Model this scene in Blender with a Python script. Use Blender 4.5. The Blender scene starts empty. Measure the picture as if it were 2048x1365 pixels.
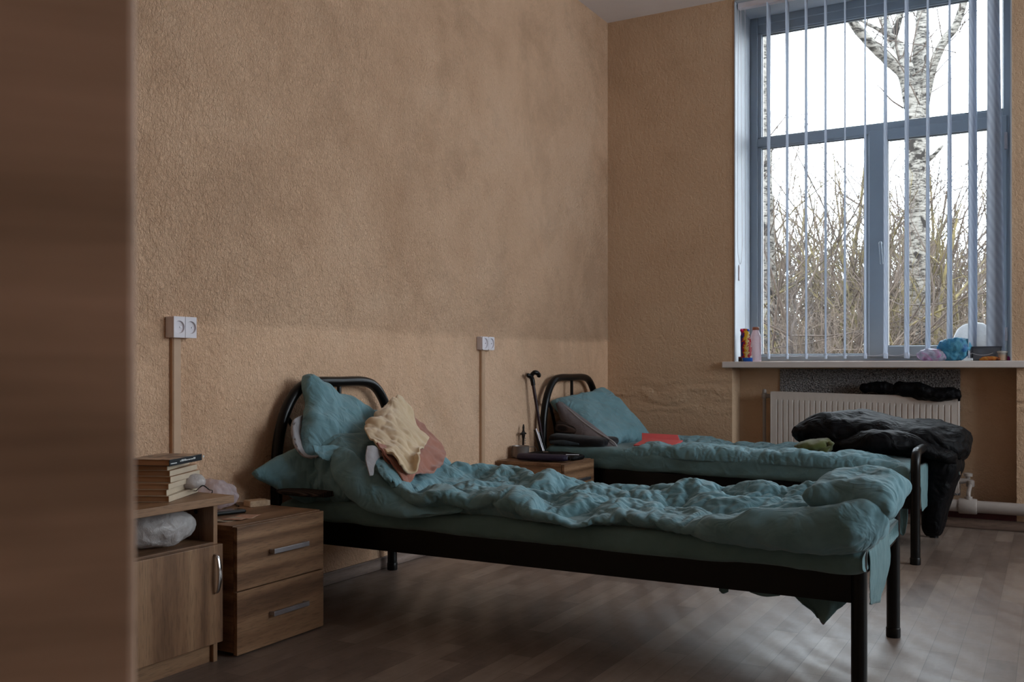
SKY, EXPO = 8.0, 0.38
import bpy, math, random
import numpy as np
from mathutils import Vector, Matrix, noise as mnoise
random.seed(7); rng = np.random.RandomState(7)
SC = bpy.context.scene
COL = SC.collection
PI = math.pi
# ---------------------------------------------------------------- camera numbers
F, CX, HZ = 1900.0, 1024.0, 737.0
YAW = math.atan((2100.0 - CX) / F)
FWD = (-math.sin(YAW), math.cos(YAW)); RGT = (math.cos(YAW), math.sin(YAW))
CAM = (2.612, 0.0, 0.9)

# ---------------------------------------------------------------- object helpers
def link(o):
    COL.objects.link(o); return o
def wpos(p):
    v = Vector((0, 0, 0))
    while p is not None:
        v += p.location; p = p.parent
    return v
def tag(o, label=None, cat=None, group=None, kind=None):
    if label: o['label'] = label
    if cat: o['category'] = cat
    if group: o['group'] = group
    if kind: o['kind'] = kind
    return o
def thing(name, loc, label, cat, group=None):
    o = bpy.data.objects.new(name, None); link(o); o.location = loc
    o.empty_display_size = .05
    return tag(o, label, cat, group)
def obj(name, geo, mat, parent=None, smooth=True, auto=35, bevel=0, label=None):
    """geo = (verts, faces) in world coordinates; becomes ONE mesh object"""
    V, Fc = geo
    V = np.asarray(V, float)
    if parent is None:
        base = np.array([(V[:, 0].min() + V[:, 0].max()) / 2, (V[:, 1].min() + V[:, 1].max()) / 2, V[:, 2].min()])
        off = base
    else:
        off = np.array(wpos(parent)); base = np.zeros(3)
    me = bpy.data.meshes.new(name)
    me.from_pydata([tuple(v) for v in (V - off)], [], [tuple(int(i) for i in f) for f in Fc])
    me.update()
    o = bpy.data.objects.new(name, me); link(o)
    if parent is not None: o.parent = parent
    o.location = base
    if mat is not None: me.materials.append(mat)
    if smooth:
        for p in me.polygons: p.use_smooth = True
        if auto:
            md = me
            try: md.set_sharp_from_angle(angle=math.radians(auto))
            except Exception: pass
    if bevel:
        b = o.modifiers.new('bev', 'BEVEL'); b.width = bevel; b.segments = 2; b.limit_method = 'ANGLE'; b.angle_limit = math.radians(40)
        b.harden_normals = False
    if label: o['label'] = label
    return o
def join(*gs):
    V, Fc, n = [], [], 0
    for v, f in gs:
        V.extend([tuple(x) for x in v]); Fc.extend([tuple(i + n for i in q) for q in f]); n += len(v)
    return V, Fc
def box(x0, x1, y0, y1, z0, z1):
    v = [(x0, y0, z0), (x1, y0, z0), (x1, y1, z0), (x0, y1, z0), (x0, y0, z1), (x1, y0, z1), (x1, y1, z1), (x0, y1, z1)]
    f = [(0, 3, 2, 1), (4, 5, 6, 7), (0, 1, 5, 4), (1, 2, 6, 5), (2, 3, 7, 6), (3, 0, 4, 7)]
    return v, f
def obox(c, e1, e2, l1, l2, z0, z1):
    """box on a rotated footprint: corner c, unit directions e1, e2"""
    p = [(c[0] + a * e1[0] + b * e2[0], c[1] + a * e1[1] + b * e2[1]) for a, b in ((0, 0), (l1, 0), (l1, l2), (0, l2))]
    v = [(x, y, z0) for x, y in p] + [(x, y, z1) for x, y in p]
    f = [(0, 3, 2, 1), (4, 5, 6, 7), (0, 1, 5, 4), (1, 2, 6, 5), (2, 3, 7, 6), (3, 0, 4, 7)]
    if e1[0] * e2[1] - e1[1] * e2[0] < 0: f = [q[::-1] for q in f]
    return v, f
def xf(geo, M):
    return [tuple(M @ Vector(v)) for v in geo[0]], geo[1]
def mv(geo, d):
    return [(v[0] + d[0], v[1] + d[1], v[2] + d[2]) for v in geo[0]], geo[1]
def rot(geo, axis, ang, piv=(0, 0, 0)):
    M = Matrix.Translation(piv) @ Matrix.Rotation(ang, 4, axis) @ Matrix.Translation([-a for a in piv])
    return xf(geo, M)
def smooth_path(pts, n=6):
    """Catmull-Rom through the points"""
    P = [np.array(p, float) for p in pts]
    P = [2 * P[0] - P[1]] + P + [2 * P[-1] - P[-2]]
    out = []
    for i in range(1, len(P) - 2):
        for k in range(n):
            t = k / n
            a, b, c, d = P[i - 1:i + 3]
            out.append(.5 * ((2 * b) + (c - a) * t + (2 * a - 5 * b + 4 * c - d) * t * t + (-a + 3 * b - 3 * c + d) * t ** 3))
    out.append(P[-2]); return out
def tube(path, r, sides=10, caps=True, flat=None):
    """swept tube; r a number or one per point; flat = (sx, sy) section scale"""
    P = [np.array(p, float) for p in path]; n = len(P)
    R = [r] * n if not hasattr(r, '__len__') else list(r)
    V, Fc = [], []
    up = None
    for i in range(n):
        t = P[min(i + 1, n - 1)] - P[max(i - 1, 0)]
        L = np.linalg.norm(t); t = t / L if L > 1e-9 else np.array([0, 0, 1.])
        if up is None:
            a = np.array([0, 0, 1.]) if abs(t[2]) < .9 else np.array([1., 0, 0])
            up = a - t * a.dot(t)
        else:
            up = up - t * up.dot(t)
        ln = np.linalg.norm(up)
        if ln < 1e-6:
            a = np.array([1., 0, 0]) if abs(t[0]) < .9 else np.array([0, 1., 0]); up = a - t * a.dot(t); ln = np.linalg.norm(up)
        up = up / ln
        sd = np.cross(t, up)
        for k in range(sides):
            an = 2 * PI * k / sides
            ca, sa = math.cos(an), math.sin(an)
            if flat: ca *= flat[0]; sa *= flat[1]
            V.append(P[i] + R[i] * (ca * up + sa * sd))
    for i in range(n - 1):
        for k in range(sides):
            k2 = (k + 1) % sides
            Fc.append((i * sides + k, i * sides + k2, (i + 1) * sides + k2, (i + 1) * sides + k))
    if caps:
        Fc.append(tuple(range(sides))[::-1]); Fc.append(tuple((n - 1) * sides + k for k in range(sides)))
    return V, Fc
def lathe(prof, c=(0, 0, 0), sides=24, cap=True):
    V, Fc = [], []
    for r, z in prof:
        for k in range(sides):
            a = 2 * PI * k / sides
            V.append((c[0] + r * math.cos(a), c[1] + r * math.sin(a), c[2] + z))
    n = len(prof)
    for i in range(n - 1):
        for k in range(sides):
            k2 = (k + 1) % sides
            Fc.append((i * sides + k, i * sides + k2, (i + 1) * sides + k2, (i + 1) * sides + k))
    if cap:
        Fc.append(tuple(range(sides))[::-1]); Fc.append(tuple((n - 1) * sides + k for k in range(sides)))
    return V, Fc
def grid(fn, nu, nv, flip=False):
    V = [fn(i / (nu - 1), j / (nv - 1)) for j in range(nv) for i in range(nu)]
    Fc = []
    for j in range(nv - 1):
        for i in range(nu - 1):
            q = (j * nu + i, j * nu + i + 1, (j + 1) * nu + i + 1, (j + 1) * nu + i)
            Fc.append(q[::-1] if flip else q)
    return V, Fc
def fbm(p, o=4):
    return mnoise.fractal(Vector(p), 1.0, 2.0, o)
def cells(x_cuts, z_cuts, y0, y1, hole):
    """a wall slab made of the cells of a grid that are not holes (x,z ranges)"""
    gs = []
    for i in range(len(x_cuts) - 1):
        for k in range(len(z_cuts) - 1):
            xm, zm = (x_cuts[i] + x_cuts[i + 1]) / 2, (z_cuts[k] + z_cuts[k + 1]) / 2
            if any(h[0] < xm < h[1] and h[2] < zm < h[3] for h in hole): continue
            gs.append(box(x_cuts[i], x_cuts[i + 1], y0, y1, z_cuts[k], z_cuts[k + 1]))
    return join(*gs)

# ---------------------------------------------------------------- material helpers
def srgb(r, g, b):
    f = lambda c: (c / 255 / 12.92) if c / 255 <= .04045 else ((c / 255 + .055) / 1.055) ** 2.4
    return (f(r), f(g), f(b), 1)
class NT:
    def __init__(s, name):
        s.m = bpy.data.materials.new(name); s.m.use_nodes = True; s.t = s.m.node_tree
        s.t.nodes.clear(); s.out = s.t.nodes.new('ShaderNodeOutputMaterial')
    def n(s, typ, ins=None, **props):
        nd = s.t.nodes.new('ShaderNode' + typ)
        for k, v in props.items(): setattr(nd, k, v)
        for k, v in (ins or {}).items():
            sk = nd.inputs[k]
            if isinstance(v, bpy.types.NodeSocket): s.t.links.new(v, sk)
            elif isinstance(v, bpy.types.Node): s.t.links.new(v.outputs[0], sk)
            else: sk.default_value = v
        return nd
    def coord(s, kind='Object', scale=(1, 1, 1), rotv=(0, 0, 0), loc=(0, 0, 0)):
        c = s.n('TexCoord')
        return s.n('Mapping', {'Vector': c.outputs[kind], 'Scale': scale, 'Rotation': rotv, 'Location': loc}).outputs[0]
    def noise(s, vec, scale, detail=4, rough=.55, dist=0):
        return s.n('TexNoise', {'Vector': vec, 'Scale': scale, 'Detail': detail, 'Roughness': rough, 'Distortion': dist}).outputs['Fac']
    def ramp(s, fac, stops, interp='LINEAR'):
        r = s.n('ValToRGB', {'Fac': fac}); r.color_ramp.interpolation = interp
        e = r.color_ramp.elements
        while len(e) < len(stops): e.new(.5)
        for i, (p, c) in enumerate(stops):
            e[i].position = p; e[i].color = c if hasattr(c, '__len__') else (c, c, c, 1)
        return r.outputs[0]
    def mix(s, fac, a, b, blend='MIX'):
        m = s.n('Mix', data_type='RGBA', blend_type=blend)
        for k, v in ((0, fac), (6, a), (7, b)):
            if isinstance(v, bpy.types.NodeSocket): s.t.links.new(v, m.inputs[k])
            else: m.inputs[k].default_value = v
        return m.outputs[2]
    def math(s, op, a, b=0.0, c=None, clamp=False):
        m = s.n('Math', operation=op, use_clamp=clamp)
        for k, v in enumerate((a, b) if c is None else (a, b, c)):
            if isinstance(v, bpy.types.NodeSocket): s.t.links.new(v, m.inputs[k])
            else: m.inputs[k].default_value = v
        return m.outputs[0]
    def bump(s, h, strength=.3, dist=.01, normal=None):
        b = s.n('Bump', {'Height': h, 'Strength': strength, 'Distance': dist})
        if normal is not None: s.t.links.new(normal, b.inputs['Normal'])
        return b.outputs[0]
    def finish(s, color, rough=.6, normal=None, metal=0, spec=.5, **kw):
        ins = {'Base Color': color, 'Roughness': rough, 'Metallic': metal, 'Specular IOR Level': spec}
        if normal is not None: ins['Normal'] = normal
        for k, v in kw.items(): ins[k.replace('_', ' ')] = v
        p = s.n('BsdfPrincipled', ins)
        s.t.links.new(p.outputs[0], s.out.inputs[0]); return s.m
def plain(name, col, rough=.5, metal=0, var=.06, vscale=20, bump=0, bscale=200, spec=.5, **kw):
    t = NT(name); v = t.coord()
    n = t.noise(v, vscale, 4)
    c2 = tuple(min(1, max(0, c * (1 - var * 3))) for c in col[:3]) + (1,)
    c = t.mix(t.ramp(n, [(.3, 0), (.7, 1)]), c2, col)
    nm = t.bump(t.noise(v, bscale, 3), bump, .003) if bump else None
    return t.finish(c, rough, nm, metal, spec, **kw)
def cloth_mat(name, col, col2, rough=.85, weave=900, bump=.25, wrinkle=0, sheen=.15, spec=.25):
    t = NT(name); v = t.coord()
    n = t.noise(v, 9, 5, .6)
    c = t.mix(t.ramp(n, [(.35, 0), (.68, 1)]), col2, col)
    fine = t.noise(t.coord(scale=(1, 1, 3)), weave / 3, 2)
    c = t.mix(t.math('MULTIPLY', fine, .25), c, tuple(x * .72 for x in col[:3]) + (1,))
    h = t.noise(v, weave, 2)
    nm = t.bump(h, bump, .0015)
    if wrinkle:
        w1 = t.noise(t.coord(scale=(1, 1.6, 1)), 9, 3, .5, .8)
        w = t.math('ABSOLUTE', t.math('SUBTRACT', w1, .5))
        nm = t.bump(t.math('SQRT', t.math('ADD', t.math('MULTIPLY', w, w), .0008)), wrinkle, .05, nm)
    return t.finish(c, rough, nm, 0, spec, Sheen_Weight=sheen, Sheen_Roughness=.5)
def wood_mat(name, dark, mid, light, axis='x', scale=1.0, rough=.45, bump=.12):
    """oak laminate; axis = grain direction in object space"""
    t = NT(name)
    st = {'x': (.7, 9, 9), 'y': (9, .7, 9), 'z': (9, 9, .7)}[axis]
    st = tuple(a * scale for a in st)
    v = t.coord(scale=st)
    w = t.noise(v, 1.3, 3, .6, 1.2)
    w2 = t.noise(t.coord(scale=tuple(a * 5 for a in st)), 1.6, 4, .65)
    band = t.n('TexWave', {'Vector': t.coord(scale=tuple(a * .42 for a in st)), 'Scale': 1.6, 'Distortion': 7.0, 'Detail': 3.0, 'Detail Scale': 1.1}, wave_type='RINGS', rings_direction={'x': 'X', 'y': 'Y', 'z': 'Z'}[axis]).outputs['Fac']
    f = t.math('ADD', t.math('MULTIPLY', w, .5), t.math('MULTIPLY', band, .28))
    f = t.math('ADD', f, t.math('MULTIPLY', w2, .3))
    c = t.ramp(f, [(.3, dark), (.52, mid), (.78, light)])
    pores = t.ramp(t.noise(t.coord(scale=tuple(a * 22 for a in st)), 1.5, 2), [(.34, .72), (.48, 1)])
    c = t.mix(1.0, c, pores, 'MULTIPLY')
    nm = t.bump(w2, bump, .002)
    return t.finish(c, rough, nm, 0, .4)
# ================================================================ materials
def plaster(name, base, dark, light, stains=True, along='y'):
    t = NT(name); v = t.coord()
    big = t.noise(v, .9, 5, .6, .4)
    mid = t.noise(v, 3.2, 5, .62, .3)
    f = t.math('ADD', t.math('MULTIPLY', big, .65), t.math('MULTIPLY', mid, .35))
    c = t.ramp(f, [(.33, dark), (.5, base), (.68, light)])
    sep = t.n('SeparateXYZ', {'Vector': v})
    # stucco relief: fine worms and lumps
    s1 = t.noise(t.coord(scale=(1, 1.25, .75), rotv=(.6, 0, 0)), 88, 3, .6, .9)
    s2 = t.noise(v, 38, 4, .6)
    h = t.math('ADD', t.math('MULTIPLY', s1, .55), t.math('MULTIPLY', s2, .5))
    if stains:
        # an old smeared repaint: below a wavy line the wall is smoother and paler, above it rough and greyish
        zz, yy = sep.outputs['Z'], sep.outputs['Y']
        ln = t.ramp(t.math('MULTIPLY', t.math('SUBTRACT', yy, 1.0), .2), [(0, .76), (.308, .79), (.408, .90), (.454, .84), (.513, .69), (.57, .46), (.644, .40), (.815, .53), (.884, .48), (1, .5)])
        line = t.math('ADD', t.math('MULTIPLY', ln, .2), .915)
        d = t.math('SUBTRACT', t.math('ADD', zz, t.math('MULTIPLY', t.noise(v, 26, 2), .03)), line)
        up = t.ramp(d, [(0.0, 0), (.04, 1)])
        fade = t.ramp(t.math('MULTIPLY', t.math('ADD', zz, t.math('MULTIPLY', big, .9)), .33), [(.42, 1), (.95, .35)])
        far = t.ramp(t.math('MULTIPLY', t.math('ADD', yy, t.math('MULTIPLY', t.noise(v, 3, 3), .25)), .15), [(.84, 1), (.845, .15)])
        nearm = t.ramp(t.math('MULTIPLY', yy, .2), [(.42, .45), (.56, 1)])
        patch = t.math('MULTIPLY', t.math('MULTIPLY', t.math('MULTIPLY', up, fade), far), nearm)
        grey = t.mix(t.ramp(mid, [(.35, 0), (.65, 1)]), srgb(168, 136, 110), srgb(200, 166, 138))
        c = t.mix(t.math('MULTIPLY', patch, .30), c, grey)
        spots = t.ramp(t.noise(v, 1.5, 7, .74, .4), [(.48, 0), (.62, .85)])
        c = t.mix(t.math('MULTIPLY', spots, .30), c, srgb(146, 112, 85))
        drip = t.ramp(t.noise(t.coord(scale=(1, 2.6, .5)), 2.2, 4, .6), [(.55, 0), (.7, 1)])
        c = t.mix(t.math('MULTIPLY', t.math('MULTIPLY', drip, patch), .3), c, srgb(214, 186, 160))
        h = t.math('MULTIPLY', h, t.math('ADD', .55, t.math('MULTIPLY', patch, .75)))
    else:
        sc = t.ramp(t.math('ABSOLUTE', t.math('SUBTRACT', sep.outputs['Z'], .72)), [(.0, 1), (.16, 0)])
        rid = t.n('TexWave', {'Vector': t.coord(scale=(.5, .5, 1)), 'Scale': 3.2, 'Distortion': 9, 'Detail': 4, 'Detail Scale': 2.2}, bands_direction='Z').outputs['Fac']
        h = t.math('ADD', h, t.math('MULTIPLY', t.math('MULTIPLY', rid, sc), .9))
        h = t.math('MULTIPLY', h, .34)
    nm = t.bump(h, 1.0, .040 if stains else .026)
    return t.finish(c, .82, nm, 0, .25)
M = {}
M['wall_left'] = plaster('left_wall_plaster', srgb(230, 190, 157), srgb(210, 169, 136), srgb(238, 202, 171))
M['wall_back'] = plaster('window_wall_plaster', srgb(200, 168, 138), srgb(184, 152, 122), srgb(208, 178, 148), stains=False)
M['ceiling'] = plain('ceiling_paint', srgb(232, 228, 228), .9, bump=.2, bscale=60, var=.03, vscale=3)
def floor_mat():
    t = NT('laminate_strips'); c = t.n('TexCoord')
    v = t.n('Mapping', {'Vector': c.outputs['Object'], 'Rotation': (0, 0, PI / 2)}).outputs[0]
    br = t.n('TexBrick', {'Vector': v, 'Color1': (.2, .2, .2, 1), 'Color2': (.8, .8, .8, 1), 'Mortar': (.0, .0, .0, 1), 'Scale': 1.0,
                          'Mortar Size': .0009, 'Mortar Smooth': .2, 'Bias': 0.0, 'Brick Width': .42, 'Row Height': .082}, offset=.37, offset_frequency=3, squash=1.0)
    gr = t.noise(t.coord(scale=(22, 3.2, 1)), 1.3, 4, .6, .6)
    cloud = t.noise(t.coord(), 2.6, 5, .6)
    f = t.math('ADD', t.math('MULTIPLY', br.outputs['Color'], .5), t.math('MULTIPLY', gr, .36))
    f = t.math('ADD', f, t.math('MULTIPLY', cloud, .25))
    col = t.ramp(f, [(.3, srgb(92, 77, 69)), (.6, srgb(122, 105, 94)), (.95, srgb(156, 140, 126))])
    col = t.mix(t.math('MULTIPLY', br.outputs['Fac'], .6), col, srgb(74, 60, 52))
    # arcs of scuffing from mopping
    sw = t.n('TexWave', {'Vector': t.coord(loc=(-1.75, -2.55, 0)), 'Scale': 2.6, 'Distortion': 6, 'Detail': 6, 'Detail Scale': 1.4, 'Detail Roughness': .75}, wave_type='RINGS', rings_direction='Z').outputs['Fac']
    ro = t.math('ADD', .27, t.math('MULTIPLY', t.noise(t.coord(), 5, 5, .7), .22))
    ro = t.math('ADD', ro, t.math('MULTIPLY', sw, .12))
    h = t.math('ADD', t.math('MULTIPLY', gr, .4), t.math('MULTIPLY', br.outputs['Fac'], -1.2))
    h = t.math('ADD', h, t.math('MULTIPLY', sw, .35))
    nm = t.bump(h, .14, .006)
    return t.finish(col, ro, nm, 0, .5)
M['floor'] = floor_mat()
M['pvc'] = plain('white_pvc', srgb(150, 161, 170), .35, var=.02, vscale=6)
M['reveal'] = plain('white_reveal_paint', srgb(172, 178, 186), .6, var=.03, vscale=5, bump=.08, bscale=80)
M['sill'] = plain('sill_laminate', srgb(214, 206, 202), .4, var=.02, vscale=8)
M['skirt'] = wood_mat('skirting_laminate', srgb(92, 74, 64), srgb(122, 100, 88), srgb(146, 124, 110), 'x', 1, .5)
M['skirt_y'] = wood_mat('skirting_laminate_side', srgb(104, 88, 80), srgb(136, 118, 108), srgb(160, 142, 132), 'y', 1, .5)
M['maroon'] = plain('maroon_paint', srgb(84, 34, 36), .7, var=.12, vscale=14, bump=.3, bscale=90)
M['seal'] = plain('dark_seal', srgb(62, 66, 78), .6)
def glass():
    t = NT('window_glass')
    tr = t.n('BsdfTransparent', {'Color': (.93, .95, .96, 1)}); gl = t.n('BsdfGlossy', {'Color': (1, 1, 1, 1), 'Roughness': .02})
    fr = t.n('Fresnel', {'IOR': 1.45})
    mx = t.n('MixShader', {0: t.math('MULTIPLY', fr.outputs[0], .5), 1: tr.outputs[0], 2: gl.outputs[0]})
    t.t.links.new(mx.outputs[0], t.out.inputs[0]); return t.m
M['glass'] = glass()
def slat_mat():
    t = NT('blind_fabric'); v = t.coord()
    wv = t.n('TexWave', {'Vector': t.coord(scale=(1, 1, 1)), 'Scale': 9, 'Distortion': 3.0, 'Detail': 2.0}, bands_direction='DIAGONAL').outputs['Fac']
    c = t.mix(wv, srgb(186, 194, 208), srgb(200, 208, 220))
    d = t.n('BsdfDiffuse', {'Color': c, 'Roughness': .5}); tl = t.n('BsdfTranslucent', {'Color': c})
    mx = t.n('MixShader', {0: .14, 1: d.outputs[0], 2: tl.outputs[0]})
    t.t.links.new(mx.outputs[0], t.out.inputs[0]); return t.m
M['slat'] = slat_mat()
OAK = (srgb(92, 65, 45), srgb(128, 95, 69), srgb(154, 120, 90))
M['oak_x'] = wood_mat('oak_laminate_grain_x', *OAK, axis='x')
M['oak_y'] = wood_mat('oak_laminate_grain_y', *OAK, axis='y')
M['oak_z'] = wood_mat('oak_laminate_grain_z', *OAK, axis='z')
def door_mat():
    t = NT('brown_door_veneer')
    n = t.noise(t.coord(scale=(1.2, 1.2, 7)), 1.6, 4, .55, .5); g = t.noise(t.coord(scale=(2, 2, 60)), 2, 3)
    f = t.math('ADD', t.math('MULTIPLY', n, .8), t.math('MULTIPLY', g, .2))
    c = t.ramp(f, [(.32, srgb(150, 122, 102)), (.5, srgb(182, 150, 128)), (.68, srgb(204, 168, 146))])
    return t.finish(c, .6, None, 0, .3)
M['door'] = door_mat()
M['black'] = plain('black_enamel', srgb(7, 7, 8), .3, var=.1, vscale=30, bump=.05, bscale=300, spec=.3)
M['steel'] = plain('brushed_steel', srgb(176, 172, 176), .38, 1, bump=.05)
M['chrome'] = plain('chrome', srgb(210, 206, 204), .18, 1)
M['white_plastic'] = plain('white_plastic', srgb(222, 216, 222), .35, var=.02)
M['dark_hole'] = plain('socket_hole', srgb(26, 22, 24), .8)
M['trunk'] = plain('beige_trunking', srgb(192, 158, 128), .5, var=.03)
M['rad'] = plain('radiator_enamel', srgb(206, 196, 188), .4, var=.02)
M['pipe'] = plain('pipe_plastic', srgb(160, 149, 142), .5, var=.04, vscale=8)
def foil():
    t = NT('crinkled_foil'); v = t.coord()
    n1 = t.noise(v, 130, 3, .7); vo = t.n('TexVoronoi', {'Vector': v, 'Scale': 110.0}).outputs['Distance']
    nm = t.bump(t.math('ADD', n1, vo), 1.0, .02)
    c = t.mix(t.ramp(n1, [(.35, 0), (.6, 1)]), srgb(60, 58, 60), srgb(232, 228, 228))  # crinkle sparkle painted into the colour as pale and dark speckle
    return t.finish(c, .35, nm, .6, .5)
M['foil'] = foil()
# ================================================================ room shell
XR, YF, YB, ZC = 6.2, -0.5, 5.93, 3.244
WINS = [(.876, 2.424), (3.62, 5.17)]  # second span: unseen window added to bring in more daylight
NICHE = (.858, 2.452)
def structure(o, label=None):
    o['kind'] = 'structure'
    if label: o['label'] = label
    return o
structure(obj('floor', box(-.2, XR + .2, YF - .2, YB + .5, -.12, 0), M['floor'], smooth=False))
structure(obj('ceiling', box(-.2, XR + .2, YF - .2, YB + .5, ZC, ZC + .15), M['ceiling'], smooth=False))
structure(obj('wall_left', box(-.25, 0, YF - .2, YB + .5, 0, ZC), M['wall_left'], smooth=False))
ADDED_WINS = [(4.2, 5.75), (2.5, 4.05)]                                     # unseen windows added in the right wall to brighten the room
rr = cells([YF - .2, 2.5, 4.05, 4.2, 5.75, YB + .5], [0, .942, 3.222, ZC], XR, XR + .25, [(a, b, .942, 3.222) for a, b in ADDED_WINS])
structure(obj('wall_right', ([(v[1], v[0], v[2]) for v in rr[0]], [q[::-1] for q in rr[1]]), M['wall_back'], smooth=False))
structure(obj('wall_front', cells([0, 1.68, 2.62, XR], [0, 2.1, ZC], YF - .2, YF, [(1.68, 2.62, 0, 2.1)]), M['wall_back'], smooth=False))
hole = [(a, b, .9, 3.225) for a, b in WINS]
nh = [(NICHE[0], NICHE[1], 0, .903)]
xc = [0, NICHE[0], WINS[0][0], WINS[0][1], NICHE[1], WINS[1][0], WINS[1][1], XR]
structure(obj('wall_back', join(cells(xc, [0, .9, .903, 3.225, ZC], YB, 6.1, hole + nh + [(NICHE[0], NICHE[1], .88, .904)]),
                                cells(xc, [0, .946, 3.225, ZC], 6.1, 6.5, [(a, b, .946, 3.225) for a, b in WINS])), M['wall_back'], smooth=False))
# the corridor behind the open doorway
structure(obj('wall_front_corridor', join(box(.6, 3.8, -2.4, -2.25, 0, 2.7), box(.5, .6, -2.4, YF - .2, 0, 2.7), box(3.8, 3.9, -2.4, YF - .2, 0, 2.7), box(.5, 3.9, -2.4, YF - .2, 2.6, 2.7), box(.5, 3.9, -2.4, YF - .2, -.1, 0)), M['wall_back'], smooth=False))
# white painted reveal lining of the window
def reveal(a, b, name):
    o = obj(name, join(box(a - .004, a + .003, 5.924, 6.268, .942, 3.222), box(b - .003, b + .004, 5.924, 6.268, .942, 3.222),
                       box(a, b, 5.924, 6.268, 3.218, 3.23)), M['reveal'], smooth=False)
    return structure(o)
reveal(*WINS[0], 'trim_1'); reveal(*WINS[1], 'trim_2')  # trim_2 lines the added, unseen window
structure(obj('baseboard_back', join(box(0.012, 3.3, YB - .016, YB, 0, .055)), M['skirt'], smooth=False, bevel=.004))
structure(obj('baseboard_left', box(0, .014, YF, YB - .016, 0, .053), M['skirt_y'], smooth=False, bevel=.004))
structure(obj('trim_3', box(NICHE[0], NICHE[1], YB, 6.1, 0, .098), M['maroon'], smooth=False, bevel=.006))

# ---------------------------------------------------------------- windows
def frame_rect(x0, x1, z0, z1, w, y0, y1, wb=None):
    wb = wb or w
    return join(box(x0, x0 + w, y0, y1, z0, z1), box(x1 - w, x1, y0, y1, z0, z1),
                box(x0 + w, x1 - w, y0, y1, z0, z0 + wb), box(x0 + w, x1 - w, y0, y1, z1 - w, z1))
def window(n, a, b):
    w = thing('window_%d' % n, ((a + b) / 2, 6.27, .942), None, None); w['kind'] = 'structure'
    y0, y1 = 6.27, 6.35
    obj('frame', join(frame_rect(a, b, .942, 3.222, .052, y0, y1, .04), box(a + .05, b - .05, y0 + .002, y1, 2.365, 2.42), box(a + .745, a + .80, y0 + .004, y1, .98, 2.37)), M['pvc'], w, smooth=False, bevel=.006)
    xm0 = a + .752
    # beads round the fixed panes
    bead = lambda xa, xb, za, zb, t, ya, yb: join(box(xa - .026, xa, ya, yb, za - t, zb + .016), box(xb, xb + .026, ya, yb, za - t, zb + .016), box(xa - .026, xb + .026, ya, yb, za - .014, za), box(xa - .026, xb + .026, ya, yb, zb, zb + .014))
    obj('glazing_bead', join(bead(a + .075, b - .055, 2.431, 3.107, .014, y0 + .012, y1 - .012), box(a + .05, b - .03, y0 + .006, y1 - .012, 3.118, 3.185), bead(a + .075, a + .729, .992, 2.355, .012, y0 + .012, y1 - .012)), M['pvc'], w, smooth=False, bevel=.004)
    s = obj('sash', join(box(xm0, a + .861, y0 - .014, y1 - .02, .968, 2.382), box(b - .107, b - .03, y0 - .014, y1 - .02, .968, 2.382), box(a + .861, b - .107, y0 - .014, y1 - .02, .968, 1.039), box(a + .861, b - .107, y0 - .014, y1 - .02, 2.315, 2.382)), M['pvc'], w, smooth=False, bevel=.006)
    fr = lambda xa, xb, za, zb, ya: frame_rect(xa - .001, xb + .001, za - .001, zb + .001, .004, ya, ya + .01)
    obj('seal', join(fr(a + .075, b - .055, 2.431, 3.107, y0 + .03), fr(a + .075, a + .729, .992, 2.355, y0 + .03), fr(a + .861, b - .107, 1.039, 2.315, y0 + .004)), M['seal'], w, smooth=False)
    obj('pane', box(a + .06, b - .04, y0 + .04, y0 + .046, 2.42, 3.12), M['glass'], w, smooth=False)
    obj('pane', box(a + .06, a + .74, y0 + .04, y0 + .046, .985, 2.366), M['glass'], w, smooth=False)
    obj('pane', box(a + .85, b - .095, y0 + .02, y0 + .026, 1.03, 2.325), M['glass'], w, smooth=False)
    hx, hy = a + .826, y0 - .014
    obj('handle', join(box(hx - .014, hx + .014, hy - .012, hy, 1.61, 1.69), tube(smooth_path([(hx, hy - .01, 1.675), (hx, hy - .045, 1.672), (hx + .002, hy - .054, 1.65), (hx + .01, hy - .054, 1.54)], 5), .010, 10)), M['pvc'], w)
    obj('hinge', box(b - .045, b - .026, y0 - .026, y0 - .012, 2.18, 2.28), M['steel'], w, smooth=False, bevel=.003)
    obj('hinge', box(b - .045, b - .026, y0 - .026, y0 - .012, 1.06, 1.14), M['steel'], w, smooth=False, bevel=.003)
    obj('sill_board', box(a - .072, b + .12, 5.885, 6.268, .903, .942), M['sill'], w, smooth=False, bevel=.005)
    return w
window(1, *WINS[0]); window(2, *WINS[1])  # window_2 is out of view, added for its light
yzx = lambda g: ([(XR + (v[1] - 6.09), v[0], v[2]) for v in g[0]], [q[::-1] for q in g[1]])
for i, (ra, rb_) in enumerate(ADDED_WINS):
    w3 = thing('window_%d' % (3 + i), (XR, (ra + rb_) / 2, .942), None, None); w3['kind'] = 'structure'  # added window, never in view, there for extra daylight
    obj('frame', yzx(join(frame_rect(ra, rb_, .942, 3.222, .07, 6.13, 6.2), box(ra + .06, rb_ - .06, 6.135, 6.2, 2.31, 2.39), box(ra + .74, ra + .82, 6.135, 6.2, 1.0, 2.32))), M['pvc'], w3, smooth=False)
    obj('pane', yzx(box(ra + .06, rb_ - .06, 6.16, 6.166, 1.0, 3.16)), M['glass'], w3, smooth=False)

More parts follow.
